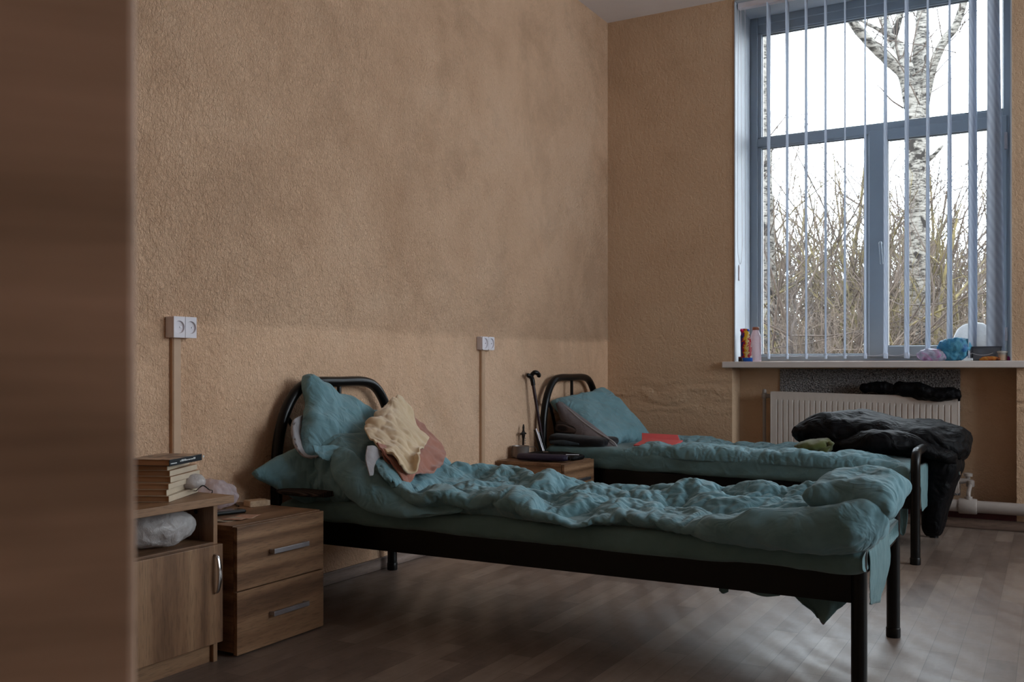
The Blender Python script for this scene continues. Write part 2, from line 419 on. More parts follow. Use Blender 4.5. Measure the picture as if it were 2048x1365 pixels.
# ---------------------------------------------------------------- vertical blind (twisted narrow-side-on slats)
vb = thing('vertical_blind', (1.65, 5.98, .95), 'off white vertical blind with open slats hanging inside the window', 'blind')
obj('headrail', box(.885, 2.415, 5.955, 6.0, 3.185, 3.222), M['white_plastic'], vb, smooth=False, bevel=.004)
SLX = [0, 1.076, 1.191, 1.306, 1.422, 1.535, 1.651, 1.765, 1.882, 1.996, 2.111, 2.231, 2.335]
WT = [9, 8, 7, 6, 5, 2.4, 3, 6, 7.5, 4, 4, 15, 21]
WB = [5, 4, 3.5, 4, 4, 4, 5, 8, 9, 9, 11, 17, 33]
for k, x in enumerate(SLX):
    if k == 0: continue
    az = math.atan2(x - CAM[0], 5.98 - CAM[1])                     # how the slat turns from square-on
    dep = 5.98 * FWD[1] + (x - CAM[0]) * FWD[0]
    a0 = az + math.asin(min(.95, WT[k] * dep / (F * .127))); a1 = az + math.asin(min(.95, WB[k] * dep / (F * .127)))
    ph = rng.uniform(0, 6)
    def fn(u, v, x=x, a0=a0, a1=a1, ph=ph, k=k):
        z = .962 + (3.183 - .962) * v
        a = a1 + (a0 - a1) * min(1, max(0, v * 1.15 - .1)) + .012 * math.sin(9 * v + ph)
        s = (u - .5) * .127
        bow = .004 * (1 - (2 * u - 1) ** 2)
        xo = x + (.012 * (1 - v) if k == 12 else 0)
        return (xo - math.sin(-a) * s + math.cos(a) * bow, 5.98 + math.cos(a) * s + math.sin(a) * bow, z)
    g = grid(fn, 7, 60)
    # the weighted pocket at the foot of the slat
    ca, sa = math.cos(a1), math.sin(a1)
    xo = x + (.012 if k == 12 else 0)
    pk = obox((xo - sa * .060 - ca * .003, 5.98 - ca * .060 + sa * .003), (sa, ca), (ca, -sa), .12, .006, .958, .992)
    o = obj('slat', join(g, pk), M['slat'], vb, auto=0)
    sm = o.modifiers.new('t', 'SOLIDIFY'); sm.thickness = .0008
# linking chain through the slat feet
pts = []
for i in range(1, len(SLX) - 1):
    a, b = SLX[i], SLX[i + 1]
    for j in range(6):
        t = j / 6; pts.append((a + (b - a) * t, 5.93, .985 - .012 * 4 * t * (1 - t)))
pts.append((SLX[-1], 5.93, .985))
obj('link_chain', tube(pts, .0011, 5), M['white_plastic'], vb)
obj('pull_cord', join(tube(smooth_path([(.892, 5.95, 3.19), (.889, 5.95, 2.4), (.888, 5.95, 1.72), (.894, 5.95, 1.6), (.904, 5.95, 1.56), (.913, 5.95, 1.6), (.917, 5.95, 1.75), (.912, 5.95, 2.5), (.908, 5.95, 3.19)], 6), .0016, 5),
                      tube(smooth_path([(.935, 5.95, 3.19), (.936, 5.95, 2.2), (.938, 5.95, 1.3), (.938, 5.95, .97)], 4), .0013, 5)), M['white_plastic'], vb)
obj('cord_weight', lathe([(.004, 0), (.007, .004), (.007, .09), (.004, .1)], (.8965, 5.95, 1.455), 10), M['white_plastic'], vb)

# ---------------------------------------------------------------- radiator in the niche
def radiator():
    x0, x1, z0, z1, yf, yb = 1.09, 2.157, .19, .748, 5.975, 6.055
    r = thing('radiator', ((x0 + x1) / 2, 6.0, .19), 'white panel radiator standing in the niche under the window sill', 'radiator')
    tilt = lambda g: ([(a, b, c - (a - 1.09) * .018 * (1 if c > .5 else .3)) for a, b, c in g[0]], g[1])
    n = 31; pit = (x1 - x0 - .05) / n
    xs = [(x0, 0)]
    for i in range(n):
        c = x0 + .025 + pit * (i + .5)
        xs += [(c - pit * .17, 0), (c - pit * .08, .005), (c + pit * .08, .005), (c + pit * .17, 0)]
    xs.append((x1, 0))
    zs = [(z0, 0), (z0 + .03, 0), (z0 + .045, 1), (z1 - .06, 1), (z1 - .042, 0), (z1, 0)]
    V = [(x, yf + d * k, z) for z, k in zs for x, d in xs]
    m = len(xs); Fc = [(j * m + i, j * m + i + 1, (j + 1) * m + i + 1, (j + 1) * m + i) for j in range(len(zs) - 1) for i in range(m - 1)]
    obj('front_panel', tilt((V, Fc)), M['rad'], r, auto=25)
    obj('back_panel', tilt(box(x0, x1, yb - .015, yb, z0, z1)), M['rad'], r, smooth=False, bevel=.003)
    obj('side_cover', tilt(box(x0 - .003, x0 + .004, yf - .001, yb, z0, z1 + .006)), M['rad'], r, smooth=False, bevel=.002)
    obj('side_cover', tilt(box(x1 - .004, x1 + .003, yf - .001, yb, z0, z1 + .006)), M['rad'], r, smooth=False, bevel=.002)
    bars = [box(x0, x1, yf - .001, yf + .008, z1 - .004, z1 + .006), box(x0, x1, yb - .008, yb, z1 - .004, z1 + .006)]
    for i in range(54): bars.append(box(x0 + .01 + i * .0196, x0 + .016 + i * .0196, yf + .008, yb - .008, z1 - .002, z1 + .003))
    obj('top_grille', tilt(join(*bars)), M['rad'], r, smooth=False)
    vl = obj('valve', join(tube([(1.092, 6.015, .725), (1.045, 6.015, .725)], .012, 12), lathe([(.016, 0), (.018, .005), (.018, .03), (.014, .034)], (1.04, 6.015, .708), 12)), M['pipe'], r)
    obj('valve_cap', lathe([(.013, 0), (.014, .004), (.012, .024), (.006, .026)], (1.04, 6.015, .742), 10), M['pipe'], vl)
    vr = obj('valve', join(tube([(2.15, 5.99, .252), (2.215, 5.99, .262)], .016, 12), lathe([(.019, 0), (.022, .006), (.022, .034), (.015, .04)], (2.217, 5.99, .225), 12)), M['pipe'], r)
    obj('valve_wheel', lathe([(.012, 0), (.012, .012), (.024, .014), (.025, .03), (.016, .034)], (2.205, 5.99, .27), 12), M['pipe'], vr)
    obj('bracket', box(x1 - .02, x1 + .004, yf + .02, yf + .04, z1 - .03, z1), M['steel'], r, smooth=False)
radiator()
fs = obj('foil_sheet', grid(lambda u, v: (1.118 + 1.04 * u + .004 * fbm((u * 9, v * 9, 3)), 6.092 + .004 * fbm((u * 30, v * 22, 1)), .16 + .735 * v + .006 * fbm((u * 12, 5, 2))), 90, 60), M['foil'], auto=0)
tag(fs, 'crinkled silver foil insulation sheet hanging behind the radiator', 'insulation sheet')
sm = fs.modifiers.new('t', 'SOLIDIFY'); sm.thickness = .002

hp = thing('heating_pipe', (2.0, 5.885, .09), 'thick pale heating pipe running low along the wall below the radiator', 'pipe')
obj('main_run', tube([(.3, 5.885, .128), (2.4, 5.885, .127), (3.3, 5.885, .122)], .034, 20), M['pipe'], hp)
obj('tee_fitting', join(tube([(2.165, 5.885, .127), (2.172, 5.885, .127), (2.252, 5.885, .127), (2.259, 5.885, .127)], [.040, .0435, .0435, .040], 20), tube([(2.215, 5.885, .16), (2.215, 5.885, .182)], .02, 14)), M['pipe'], hp)
obj('riser', tube(smooth_path([(2.215, 5.885, .17), (2.215, 5.89, .2), (2.217, 5.95, .225), (2.217, 5.99, .24)], 5), .011, 10), M['pipe'], hp)
obj('riser', tube(smooth_path([(1.04, 6.015, .715), (1.04, 6.015, .5), (1.042, 6.01, .2), (1.042, 5.95, .14), (1.042, 5.89, .128)], 5), .011, 10), M['pipe'], hp)

# ---------------------------------------------------------------- sockets and cable trunking on the left wall
def socket(y0, y1, z0, z1, depth, label, pins):
    yc, zc = (y0 + y1) / 2, (z0 + z1) / 2
    s = thing('power_socket', (0, yc, z0), label, 'socket', 'double sockets on the left wall')
    obj('housing', box(.0, depth - .006, y0, y1, z0, z1), M['white_plastic'], s, smooth=False, bevel=.004)
    w = (y1 - y0) / 2; r = min(w, z1 - z0) * .41
    # face plate with two round wells: ring, well wall, well bottom
    gs = []
    for q in (0, 1):
        cy = y0 + w * (q + .5)
        nn = 32; V = []; Fc = []
        def rim(rad, x):
            return [(x, cy + rad * math.cos(2 * PI * k / nn), zc + rad * math.sin(2 * PI * k / nn)) for k in range(nn)]
        ring = []
        for k in range(nn):                                          # square outline
            a = 2 * PI * k / nn; c, sn = math.cos(a), math.sin(a); m = max(abs(c) / (w / 2 - .001), abs(sn) / ((z1 - z0) / 2))
            ring.append((depth, cy + c / m, zc + sn / m))
        rows = [[(depth - .007, a[1], a[2]) for a in ring], ring, rim(r * 1.06, depth), rim(r, depth - .002), rim(r * .95, depth - .014), rim(r * .05, depth - .014)]
        for row in rows: V += row
        for j in range(len(rows) - 1):
            for k in range(nn):
                k2 = (k + 1) % nn; Fc.append((j * nn + k, j * nn + k2, (j + 1) * nn + k2, (j + 1) * nn + k))
        gs.append((V, Fc))
    obj('face_plate', join(*gs), M['white_plastic'], s, auto=30)
    for q in (0, 1):
        cy = y0 + w * (q + .5)
        for d in (.0095, -.0095): obj('contact_hole', tube([(depth - .0145, cy - .006, zc + d), (depth - .0115, cy - .006, zc + d)], .0040, 12), M['dark_hole'], s)
        if pins: obj('earth_pin', tube([(depth - .014, cy + .009, zc), (depth - .004, cy + .009, zc)], .003, 10), M['steel'], s)
    return s
socket(2.224, 2.324, 1.004, 1.076, .042, 'white double socket above the books on the left wall', True)
socket(4.235, 4.36, .996, 1.066, .036, 'white double socket on the wall left of the walking cane', True)
def trunking(y, w, z0, z1, label):
    t = thing('cable_trunking', (0, y, z0), label, 'cable trunking', 'trunking below the sockets')
    obj('channel', box(0, .014, y - w / 2, y + w / 2, z0, z1), M['trunk'], t, smooth=False, bevel=.0015)
    obj('cover_strip', box(.013, .0165, y - w * .42, y + w * .42, z0, z1), M['trunk'], t, smooth=False, bevel=.001)
trunking(2.262, .036, .06, 1.004, 'beige cable trunking dropping behind the stack of books')
trunking(4.28, .034, .06, .996, 'beige cable trunking on the wall between the two beds')

# ---------------------------------------------------------------- open door in the foreground
E0 = Vector((2.277, .27, 0)); H0 = Vector((1.705, -.48, 0))
dd = (H0 - E0).normalized(); dn = Vector((-dd.y, dd.x, 0))
if dn.dot(Vector((1, -1, 0))) > 0: dn = -dn
dr = thing('door_1', tuple(H0), None, None); dr['kind'] = 'structure'
dr['label'] = 'brown wooden door leaf standing ajar close to the camera'
L = (H0 - E0).length
obj('leaf', obox((E0.x, E0.y), (dd.x, dd.y), (dn.x, dn.y), L, .04, .01, 2.06), M['door'], dr, smooth=False, bevel=.003)
hp0 = E0 + dd * .075
for s in (0, 1):
    q = hp0 + dn * (.045 if s else -.005); m = 1 if s else -1
    obj('handle', join(tube([tuple(q + Vector((0, 0, .55)) - dn * m * .01), tuple(q + dn * m * .05 + Vector((0, 0, .55)))], .009, 10),
                       tube([tuple(q + dn * m * .045 + Vector((0, 0, .55))), tuple(q + dn * m * .045 + dd * .11 + Vector((0, 0, .55)))], .009, 10)), M['steel'], dr)
# ================================================================ bed frames
def bed_frame(label, hx, hy0, hy1, fx, fy0, fy1, grp):
    b = thing('metal_bed_frame', ((hx + fx) / 2, (hy0 + hy1) / 2, 0), label, 'bed', grp)
    R = .0215
    # headboard: one bent tube whose posts run down to the floor
    zt = .842; s = .20
    hb = [(hx, hy0, 0), (hx, hy0, .30), (hx, hy0, .52), (hx, hy0 + .012, .63), (hx, hy0 + .05, .735), (hx, hy0 + .115, .812), (hx, hy0 + s, zt)]
    hb += [(hx, (hy0 + hy1) / 2, zt + .002)] + [(hx, hy1 - (p[1] - hy0), p[2]) for p in hb[::-1]]
    h = obj('headboard', tube(smooth_path(hb, 6), R, 16), M['black'], b)
    ym = (hy0 + hy1) / 2
    obj('bar', tube([(hx, ym, .33), (hx, ym, zt)], .0095, 10), M['black'], h)
    for sg, y0 in ((1, hy0), (-1, hy1)):
        obj('bar', tube(smooth_path([(hx, y0 + sg * .045, .725), (hx, y0 + sg * .10, .66), (hx, y0 + sg * .15, .56), (hx, y0 + sg * .175, .44), (hx, y0 + sg * .18, .33)], 6), .0095, 10), M['black'], h)
    obj('cross_tube', tube([(hx, hy0, .33), (hx, hy1, .33)], .0125, 10), M['black'], h)
    # footboard: low bent tube
    zf = .512
    fb = [(fx, fy0, 0), (fx, fy0, .3), (fx, fy0, .44), (fx, fy0 + .012, .482), (fx, fy0 + .045, .506), (fx, fy0 + .1, zf)]
    fb += [(fx, (fy0 + fy1) / 2, zf)] + [(fx, fy1 - (p[1] - fy0), p[2]) for p in fb[::-1]]
    f = obj('footboard', tube(smooth_path(fb, 6), R, 16), M['black'], b)
    obj('cross_tube', tube([(fx, fy0, .33), (fx, fy1, .33)], .0125, 10), M['black'], f)
    # side rails: angle steel
    for sg, ya, yb in ((1, hy0, fy0), (-1, hy1, fy1)):
        V = [];
        for x, y in ((hx, ya), (fx, yb)):
            for o_, z in ((-.004 * sg, .252), (0, .252), (0, .334), (.035 * sg, .334), (.035 * sg, .339), (-.004 * sg, .339)):
                V.append((x, y + o_, z))
        Fc = [(k, (k + 1) % 6, 6 + (k + 1) % 6, 6 + k) for k in range(6)] + [tuple(range(6))[::-1], tuple(range(6, 12))]
        if sg < 0: Fc = [q[::-1] for q in Fc]
        obj('side_rail', (V, Fc), M['black'], b, smooth=False)
    sl = []
    for k in range(12):
        t = (k + .5) / 12; x = hx + (fx - hx) * t
        sl.append(box(x - .02, x + .02, hy0 + (fy0 - hy0) * t + .005, hy1 + (fy1 - hy1) * t - .005, .322, .333))
    obj('slat_base', join(*sl), M['black'], b, smooth=False)
    for x, y in ((hx, hy0), (hx, hy1), (fx, fy0), (fx, fy1)):
        obj('foot_cap', lathe([(.0225, 0), (.0235, .004), (.0235, .03), (.0225, .032)], (x, y, 0), 16), M['black'], b)
    return b
BEDG = 'black metal bed frames'
B1 = dict(hx=.055, hy0=2.70, hy1=3.43, fx=2.155, fy0=2.745, fy1=3.40)
B2 = dict(hx=.055, hy0=4.88, hy1=5.64, fx=2.075, fy0=4.70, fy1=5.50)
bed_frame('black metal bed frame standing nearest, beside the two nightstands', B1['hx'], B1['hy0'], B1['hy1'], B1['fx'], B1['fy0'], B1['fy1'], BEDG)
bed_frame('black metal bed frame standing farther back near the radiator', B2['hx'], B2['hy0'], B2['hy1'], B2['fx'], B2['fy0'], B2['fy1'], BEDG)

# ================================================================ nightstands
def drawer_stand(label, y0, y1, x1, h, grp, bar=True):
    t = thing('nightstand', (.2, (y0 + y1) / 2, 0), label, 'nightstand', grp)
    tk = .016; xb = .016; xf = x1 - .018
    obj('side_panel', box(xb, xf, y0 + .002, y0 + tk, .012, h - tk), M['oak_x'], t, smooth=False, bevel=.001)
    obj('side_panel', box(xb, xf, y1 - tk, y1 - .002, .012, h - tk), M['oak_x'], t, smooth=False, bevel=.001)
    obj('top_panel', box(xb, xf, y0, y1, h - tk, h), M['oak_y'], t, smooth=False, bevel=.0015)
    obj('bottom_panel', box(xb, xf, y0 + tk, y1 - tk, .014, .03), M['oak_y'], t, smooth=False)
    obj('back_panel', box(xb, xb + .004, y0 + tk, y1 - tk, .03, h - tk), M['oak_y'], t, smooth=False)
    for x in (.05, xf - .03):
        for y in (y0 + .03, y1 - .03): obj('foot', lathe([(.014, 0), (.014, .013)], (x, y, 0), 12), M['dark_hole'], t)
    zm = h * .5 - .0
    for za, zb in ((zm + .002, h - .003), (.006, zm - .002)):
        d = obj('drawer', box(xf + .002, x1, y0 + .001, y1 - .001, za, zb), M['oak_y'], t, smooth=False, bevel=.0015)
        zc = (za + zb) / 2 + .004; a, b = y0 + (y1 - y0) * .345, y0 + (y1 - y0) * .755
        obj('handle', join(box(x1 + .016, x1 + .024, a, b, zc - .008, zc + .008), box(x1, x1 + .017, a, a + .01, zc - .006, zc + .006), box(x1, x1 + .017, b - .01, b, zc - .006, zc + .006)), M['steel'], d, smooth=False, bevel=.0015)
    return t
drawer_stand('oak nightstand with two drawers and bar handles beside the nearer bed', 2.143, 2.548, .418, .408, 'oak nightstands')
drawer_stand('oak nightstand between the beds, with a metal mug on top', 4.42, 4.79, .42, .402, 'oak nightstands')
def shelf_stand():
    y0, y1 = 1.60, 2.095; xf = .385
    t = thing('nightstand', (.2, 1.85, 0), 'oak nightstand with an open shelf over a door, carrying the stack of books', 'nightstand', 'oak nightstands')
    obj('side_panel', box(.005, xf, y1 - .016, y1, 0, .49), M['oak_z'], t, smooth=False, bevel=.001)
    obj('side_panel', box(.005, xf, y0, y0 + .016, 0, .49), M['oak_z'], t, smooth=False, bevel=.001)
    obj('top_panel', box(.002, .448, y0 - .012, y1 + .008, .49, .513), M['oak_y'], t, smooth=False, bevel=.0015)
    obj('shelf', box(.008, xf, y0 + .016, y1 - .016, .352, .368), M['oak_y'], t, smooth=False, bevel=.001)
    obj('back_panel', box(.006, .01, y0 + .016, y1 - .016, .06, .49), M['oak_z'], t, smooth=False)
    obj('bottom_panel', box(.01, xf, y0 + .016, y1 - .016, .055, .07), M['oak_y'], t, smooth=False)
    obj('plinth', box(.355, .371, y0 + .016, y1 - .016, 0, .055), M['oak_y'], t, smooth=False)
    d = obj('door', box(xf + .002, xf + .019, y0 + .002, y1 + .004, .062, .362), M['oak_z'], t, smooth=False, bevel=.0015)
    hy = y1 - .028; hx = xf + .019
    pth = smooth_path([(hx - .002, hy, .215), (hx + .012, hy, .222), (hx + .02, hy, .25), (hx + .022, hy, .275), (hx + .02, hy, .30), (hx + .012, hy, .328), (hx - .002, hy, .335)], 6)
    n = len(pth)
    obj('handle', tube(pth, [.0035 + .0035 * math.sin(PI * i / (n - 1)) for i in range(n)], 10, flat=(.6, 1.2)), M['chrome'], d)
    obj('cam_lock', tube([(.31, y1 - .0165, .455), (.31, y1 - .0185, .455)], .007, 12), M['dark_hole'], t)
shelf_stand()
# ================================================================ cloth helpers
def closed_sheet(w, h, nu, nv, t=.004):
    """two layers joined along their border, lying in the xy plane, centred"""
    idx = {}; V = []; Fc = []
    for s in (1, -1):
        for j in range(nv):
            for i in range(nu):
                e = i in (0, nu - 1) or j in (0, nv - 1)
                if e and s == -1: idx[(s, i, j)] = idx[(1, i, j)]; continue
                u, v = i / (nu - 1) - .5, j / (nv - 1) - .5
                z = 0 if e else s * t * (.6 + .4 * math.cos(PI * u) * math.cos(PI * v)) + .0012 * math.sin(37 * u + 11 * s) * math.sin(29 * v + 5 * s)
                idx[(s, i, j)] = len(V); V.append((u * w, v * h, z))
        for j in range(nv - 1):
            for i in range(nu - 1):
                q = (idx[(s, i, j)], idx[(s, i + 1, j)], idx[(s, i + 1, j + 1)], idx[(s, i, j + 1)])
                Fc.append(q if s == 1 else q[::-1])
    return V, Fc
def temp(geo):
    me = bpy.data.meshes.new('tmp'); me.from_pydata([tuple(v) for v in geo[0]], [], [tuple(f) for f in geo[1]]); me.update()
    return link(bpy.data.objects.new('tmp', me))
def sim(geo, frames, colliders=(), pressure=0, shrink=0, gravity=1, tension=15, bend=.5, mass=.3, air=1, pin=None, selfc=False, dist=.006, friction=15, quality=5, damp=5, start=None, shear=5):
    """settle a sheet with the cloth solver and hand back the settled (verts, faces)"""
    o = temp(geo)
    cs = []
    for c in colliders:
        k = temp(c); k.modifiers.new('c', 'COLLISION'); k.collision.thickness_outer = dist; k.collision.thickness_inner = .02; k.collision.cloth_friction = friction; cs.append(k)
    if pin is not None:
        vg = o.vertex_groups.new(name='pin')
        for i, wgt in pin: vg.add([i], wgt, 'REPLACE')
    if start is not None:
        o.shape_key_add(name='Basis'); k = o.shape_key_add(name='rest')
        for i, v in enumerate(start): k.data[i].co = v
    m = o.modifiers.new('cl', 'CLOTH'); st = m.settings
    if start is not None: st.rest_shape_key = k
    st.quality = quality; st.mass = mass; st.tension_stiffness = tension; st.compression_stiffness = tension; st.shear_stiffness = shear
    st.bending_stiffness = bend; st.tension_damping = damp; st.compression_damping = damp; st.air_damping = air
    st.effector_weights.gravity = gravity
    if pressure:
        st.use_pressure = True; st.uniform_pressure_force = pressure; st.pressure_factor = 1
    if shrink: st.shrink_min = shrink; st.shrink_max = shrink
    if pin is not None: st.vertex_group_mass = 'pin'
    cc = m.collision_settings; cc.use_collision = bool(colliders); cc.distance_min = dist; cc.use_self_collision = selfc; cc.self_distance_min = .004; cc.collision_quality = 3; cc.self_friction = 5
    m.point_cache.frame_start = 1; m.point_cache.frame_end = frames + 1
    for f in range(1, frames + 1): SC.frame_set(f)
    dg = bpy.context.evaluated_depsgraph_get(); ev = o.evaluated_get(dg); me = ev.to_mesh()
    V = [tuple(v.co) for v in me.vertices]; Fc = [tuple(p.vertices) for p in me.polygons]
    ev.to_mesh_clear()
    for k in [o] + cs:
        d = k.data; bpy.data.objects.remove(k); bpy.data.meshes.remove(d)
    SC.frame_set(1)
    return V, Fc
def subd(o, n=1):
    s = o.modifiers.new('sub', 'SUBSURF'); s.levels = n; s.render_levels = n; return o
# ================================================================ soft goods
def ray(u, v):
    a = (u - CX) / F
    return (FWD[0] + a * RGT[0], FWD[1] + a * RGT[1], (HZ - v) / F)
def onx(u, v, X):
    d = ray(u, v); t = (X - CAM[0]) / d[0]; return np.array([X, d[1] * t, CAM[2] + d[2] * t])
def ony(u, v, Y):
    d = ray(u, v); t = Y / d[1]; return np.array([CAM[0] + d[0] * t, Y, CAM[2] + d[2] * t])
def onz(u, v, Z):
    d = ray(u, v); t = (Z - CAM[2]) / d[2]; return np.array([CAM[0] + d[0] * t, d[1] * t, Z])
TEAL, TEAL2 = srgb(114, 151, 161), srgb(98, 136, 144)
M['teal'] = cloth_mat('teal_cotton', TEAL, TEAL2, wrinkle=.5)
M['teal_sheet'] = cloth_mat('teal_cotton_sheet', srgb(100, 132, 136), srgb(88, 118, 122), wrinkle=.22)
M['lining'] = cloth_mat('greyish_white_lining', srgb(160, 156, 158), srgb(140, 136, 138), wrinkle=.15)
M['beige_towel'] = cloth_mat('beige_terry', srgb(222, 198, 164), srgb(204, 178, 142), rough=.95, weave=520, bump=.9, sheen=.4)
M['brown_towel'] = cloth_mat('russet_terry', srgb(168, 108, 88), srgb(146, 92, 76), rough=.95, weave=520, bump=.9, sheen=.4)
M['black_cloth'] = cloth_mat('black_nylon', srgb(9, 8, 11), srgb(6, 6, 8), rough=.6, weave=700, bump=.1, wrinkle=.6, sheen=0, spec=.12)
M['dark_cloth'] = cloth_mat('charcoal_cloth', srgb(24, 22, 26), srgb(18, 17, 20), rough=.9, wrinkle=.2)
M['slate_cloth'] = cloth_mat('slate_cloth', srgb(66, 78, 86), srgb(56, 66, 74), rough=.9, wrinkle=.2)
M['olive_knit'] = cloth_mat('olive_knit', srgb(92, 96, 48), srgb(74, 80, 40), rough=.95, weave=420, bump=.9, sheen=.3)
def ribbed(name, c1, c2, axis, sc):
    t = NT(name); v = t.coord()
    w = t.n('TexWave', {'Vector': v, 'Scale': sc, 'Distortion': .4, 'Detail': 1.0}, bands_direction=axis).outputs['Fac']
    c = t.mix(w, c1, c2)
    return t.finish(c, .95, t.bump(w, .8, .006), 0, .2)
M['rib'] = ribbed('ribbed_brown_knit', srgb(34, 28, 26), srgb(78, 64, 58), 'Y', 26)

def vnormals(V, Fc):
    V = np.asarray(V, float); N = np.zeros_like(V)
    for f in Fc:
        a, b, c = V[f[0]], V[f[1]], V[f[2]] if len(f) == 3 else V[f[-1]]
        n = np.cross(b - a, c - a)
        for i in f: N[i] += n
    return N / np.maximum(np.linalg.norm(N, axis=1, keepdims=True), 1e-12)
def ridge(p, o=3):
    s, a, f = 0, 1, 1
    for k in range(o):
        s += a * (1 - 2 * abs(mnoise.noise(Vector((p[0] * f, p[1] * f, p[2] * f + 7.3 * k))))); a *= .5; f *= 2.1
    return s / 1.75
def disp(geo, layers, mask=None):
    """push along the normals: layers of (amplitude, (sx,sy,sz) scale, kind, seed)"""
    V = np.asarray(geo[0], float); N = vnormals(V, geo[1]); D = np.zeros(len(V))
    for amp, sc, kind, seed in layers:
        for i, p in enumerate(V):
            q = (p[0] * sc[0] + seed, p[1] * sc[1] - seed, p[2] * sc[2] + .5 * seed)
            D[i] += amp * (ridge(q) if kind == 'r' else mnoise.fractal(Vector(q), 1.0, 2.0, 3))
    if mask is not None: D = D * np.array([mask(p) for p in V])
    return V + N * D[:, None], geo[1]
def crspline(P, n):
    """resample control points (k,3) to n points, uniform Catmull-Rom"""
    P = np.asarray(P, float); k = len(P)
    Q = np.vstack([2 * P[0] - P[1], P, 2 * P[-1] - P[-2]]); out = []
    for s in np.linspace(0, k - 1 - 1e-9, n):
        i = int(s); t = s - i; a, b, c, d = Q[i:i + 4]
        out.append(.5 * (2 * b + (c - a) * t + (2 * a - 5 * b + 4 * c - d) * t * t + (3 * b - a - 3 * c + d) * t ** 3))
    return np.array(out)
def patch(ctrl, nu, nv):
    """smooth cloth surface through a grid of control points (rows along v)"""
    rows = [crspline(r, nu) for r in ctrl]
    cols = [crspline([r[i] for r in rows], nv) for i in range(nu)]
    V = [cols[i][j] for j in range(nv) for i in range(nu)]
    Fc = [(j * nu + i, j * nu + i + 1, (j + 1) * nu + i + 1, (j + 1) * nu + i) for j in range(nv - 1) for i in range(nu - 1)]
    return V, Fc
def loft(st, n, sides=40, e=2.4, close=True):
    """stations of (centre, axis vector a, axis vector b): superellipse sections along a smooth spine"""
    C = crspline([s[0] for s in st], n); A = crspline([s[1] for s in st], n); B = crspline([s[2] for s in st], n)
    V, Fc = [], []
    for i in range(n):
        for k in range(sides):
            t = 2 * PI * k / sides; c, s = math.cos(t), math.sin(t)
            V.append(C[i] + A[i] * math.copysign(abs(c) ** (2 / e), c) + B[i] * math.copysign(abs(s) ** (2 / e), s))
    for i in range(n - 1):
        for k in range(sides):
            k2 = (k + 1) % sides; Fc.append((i * sides + k, i * sides + k2, (i + 1) * sides + k2, (i + 1) * sides + k))
    if close:
        for i, c in ((0, C[0]), (n - 1, C[-1])):
            V.append(c); m = len(V) - 1
            for k in range(sides):
                k2 = (k + 1) % sides
                Fc.append((m, i * sides + k2, i * sides + k) if i == 0 else (m, i * sides + k, i * sides + k2))
    V = np.array(V)
    # outward normals
    N = vnormals(V, Fc); cen = np.repeat(C, sides, 0)
    if (N[:n * sides] * (V[:n * sides] - cen)).sum() < 0: Fc = [f[::-1] for f in Fc]
    return V, Fc
def quadmap(geo, w, h, P, thick=1.0):
    """carry a flat settled pillow (centred, w x h) onto a quad P00,P10,P11,P01"""
    P = [np.array(p, float) for p in P]
    n = np.cross(P[1] - P[0], P[3] - P[0]); n /= np.linalg.norm(n)
    out = []
    for x, y, z in geo[0]:
        u, v = x / w + .5, y / h + .5
        out.append(P[0] * (1 - u) * (1 - v) + P[1] * u * (1 - v) + P[2] * u * v + P[3] * (1 - u) * v + n * z * thick)
    return out, geo[1]

# ---- the settled pillow shapes everything soft is made from
PIL = sim(closed_sheet(.62, .50, 56, 46, .012), 22, pressure=2.2, gravity=0, tension=15, bend=.35)
def extent(g):
    V = np.asarray(g[0]); return V[:, 0].max() - V[:, 0].min(), V[:, 1].max() - V[:, 1].min()
PW, PH = extent(PIL)
PILB = sim(closed_sheet(.62, .50, 56, 46, .012), 16, pressure=1.6, gravity=0, tension=15, bend=.2, shrink=-.05)
PBW, PBH = extent(PILB)

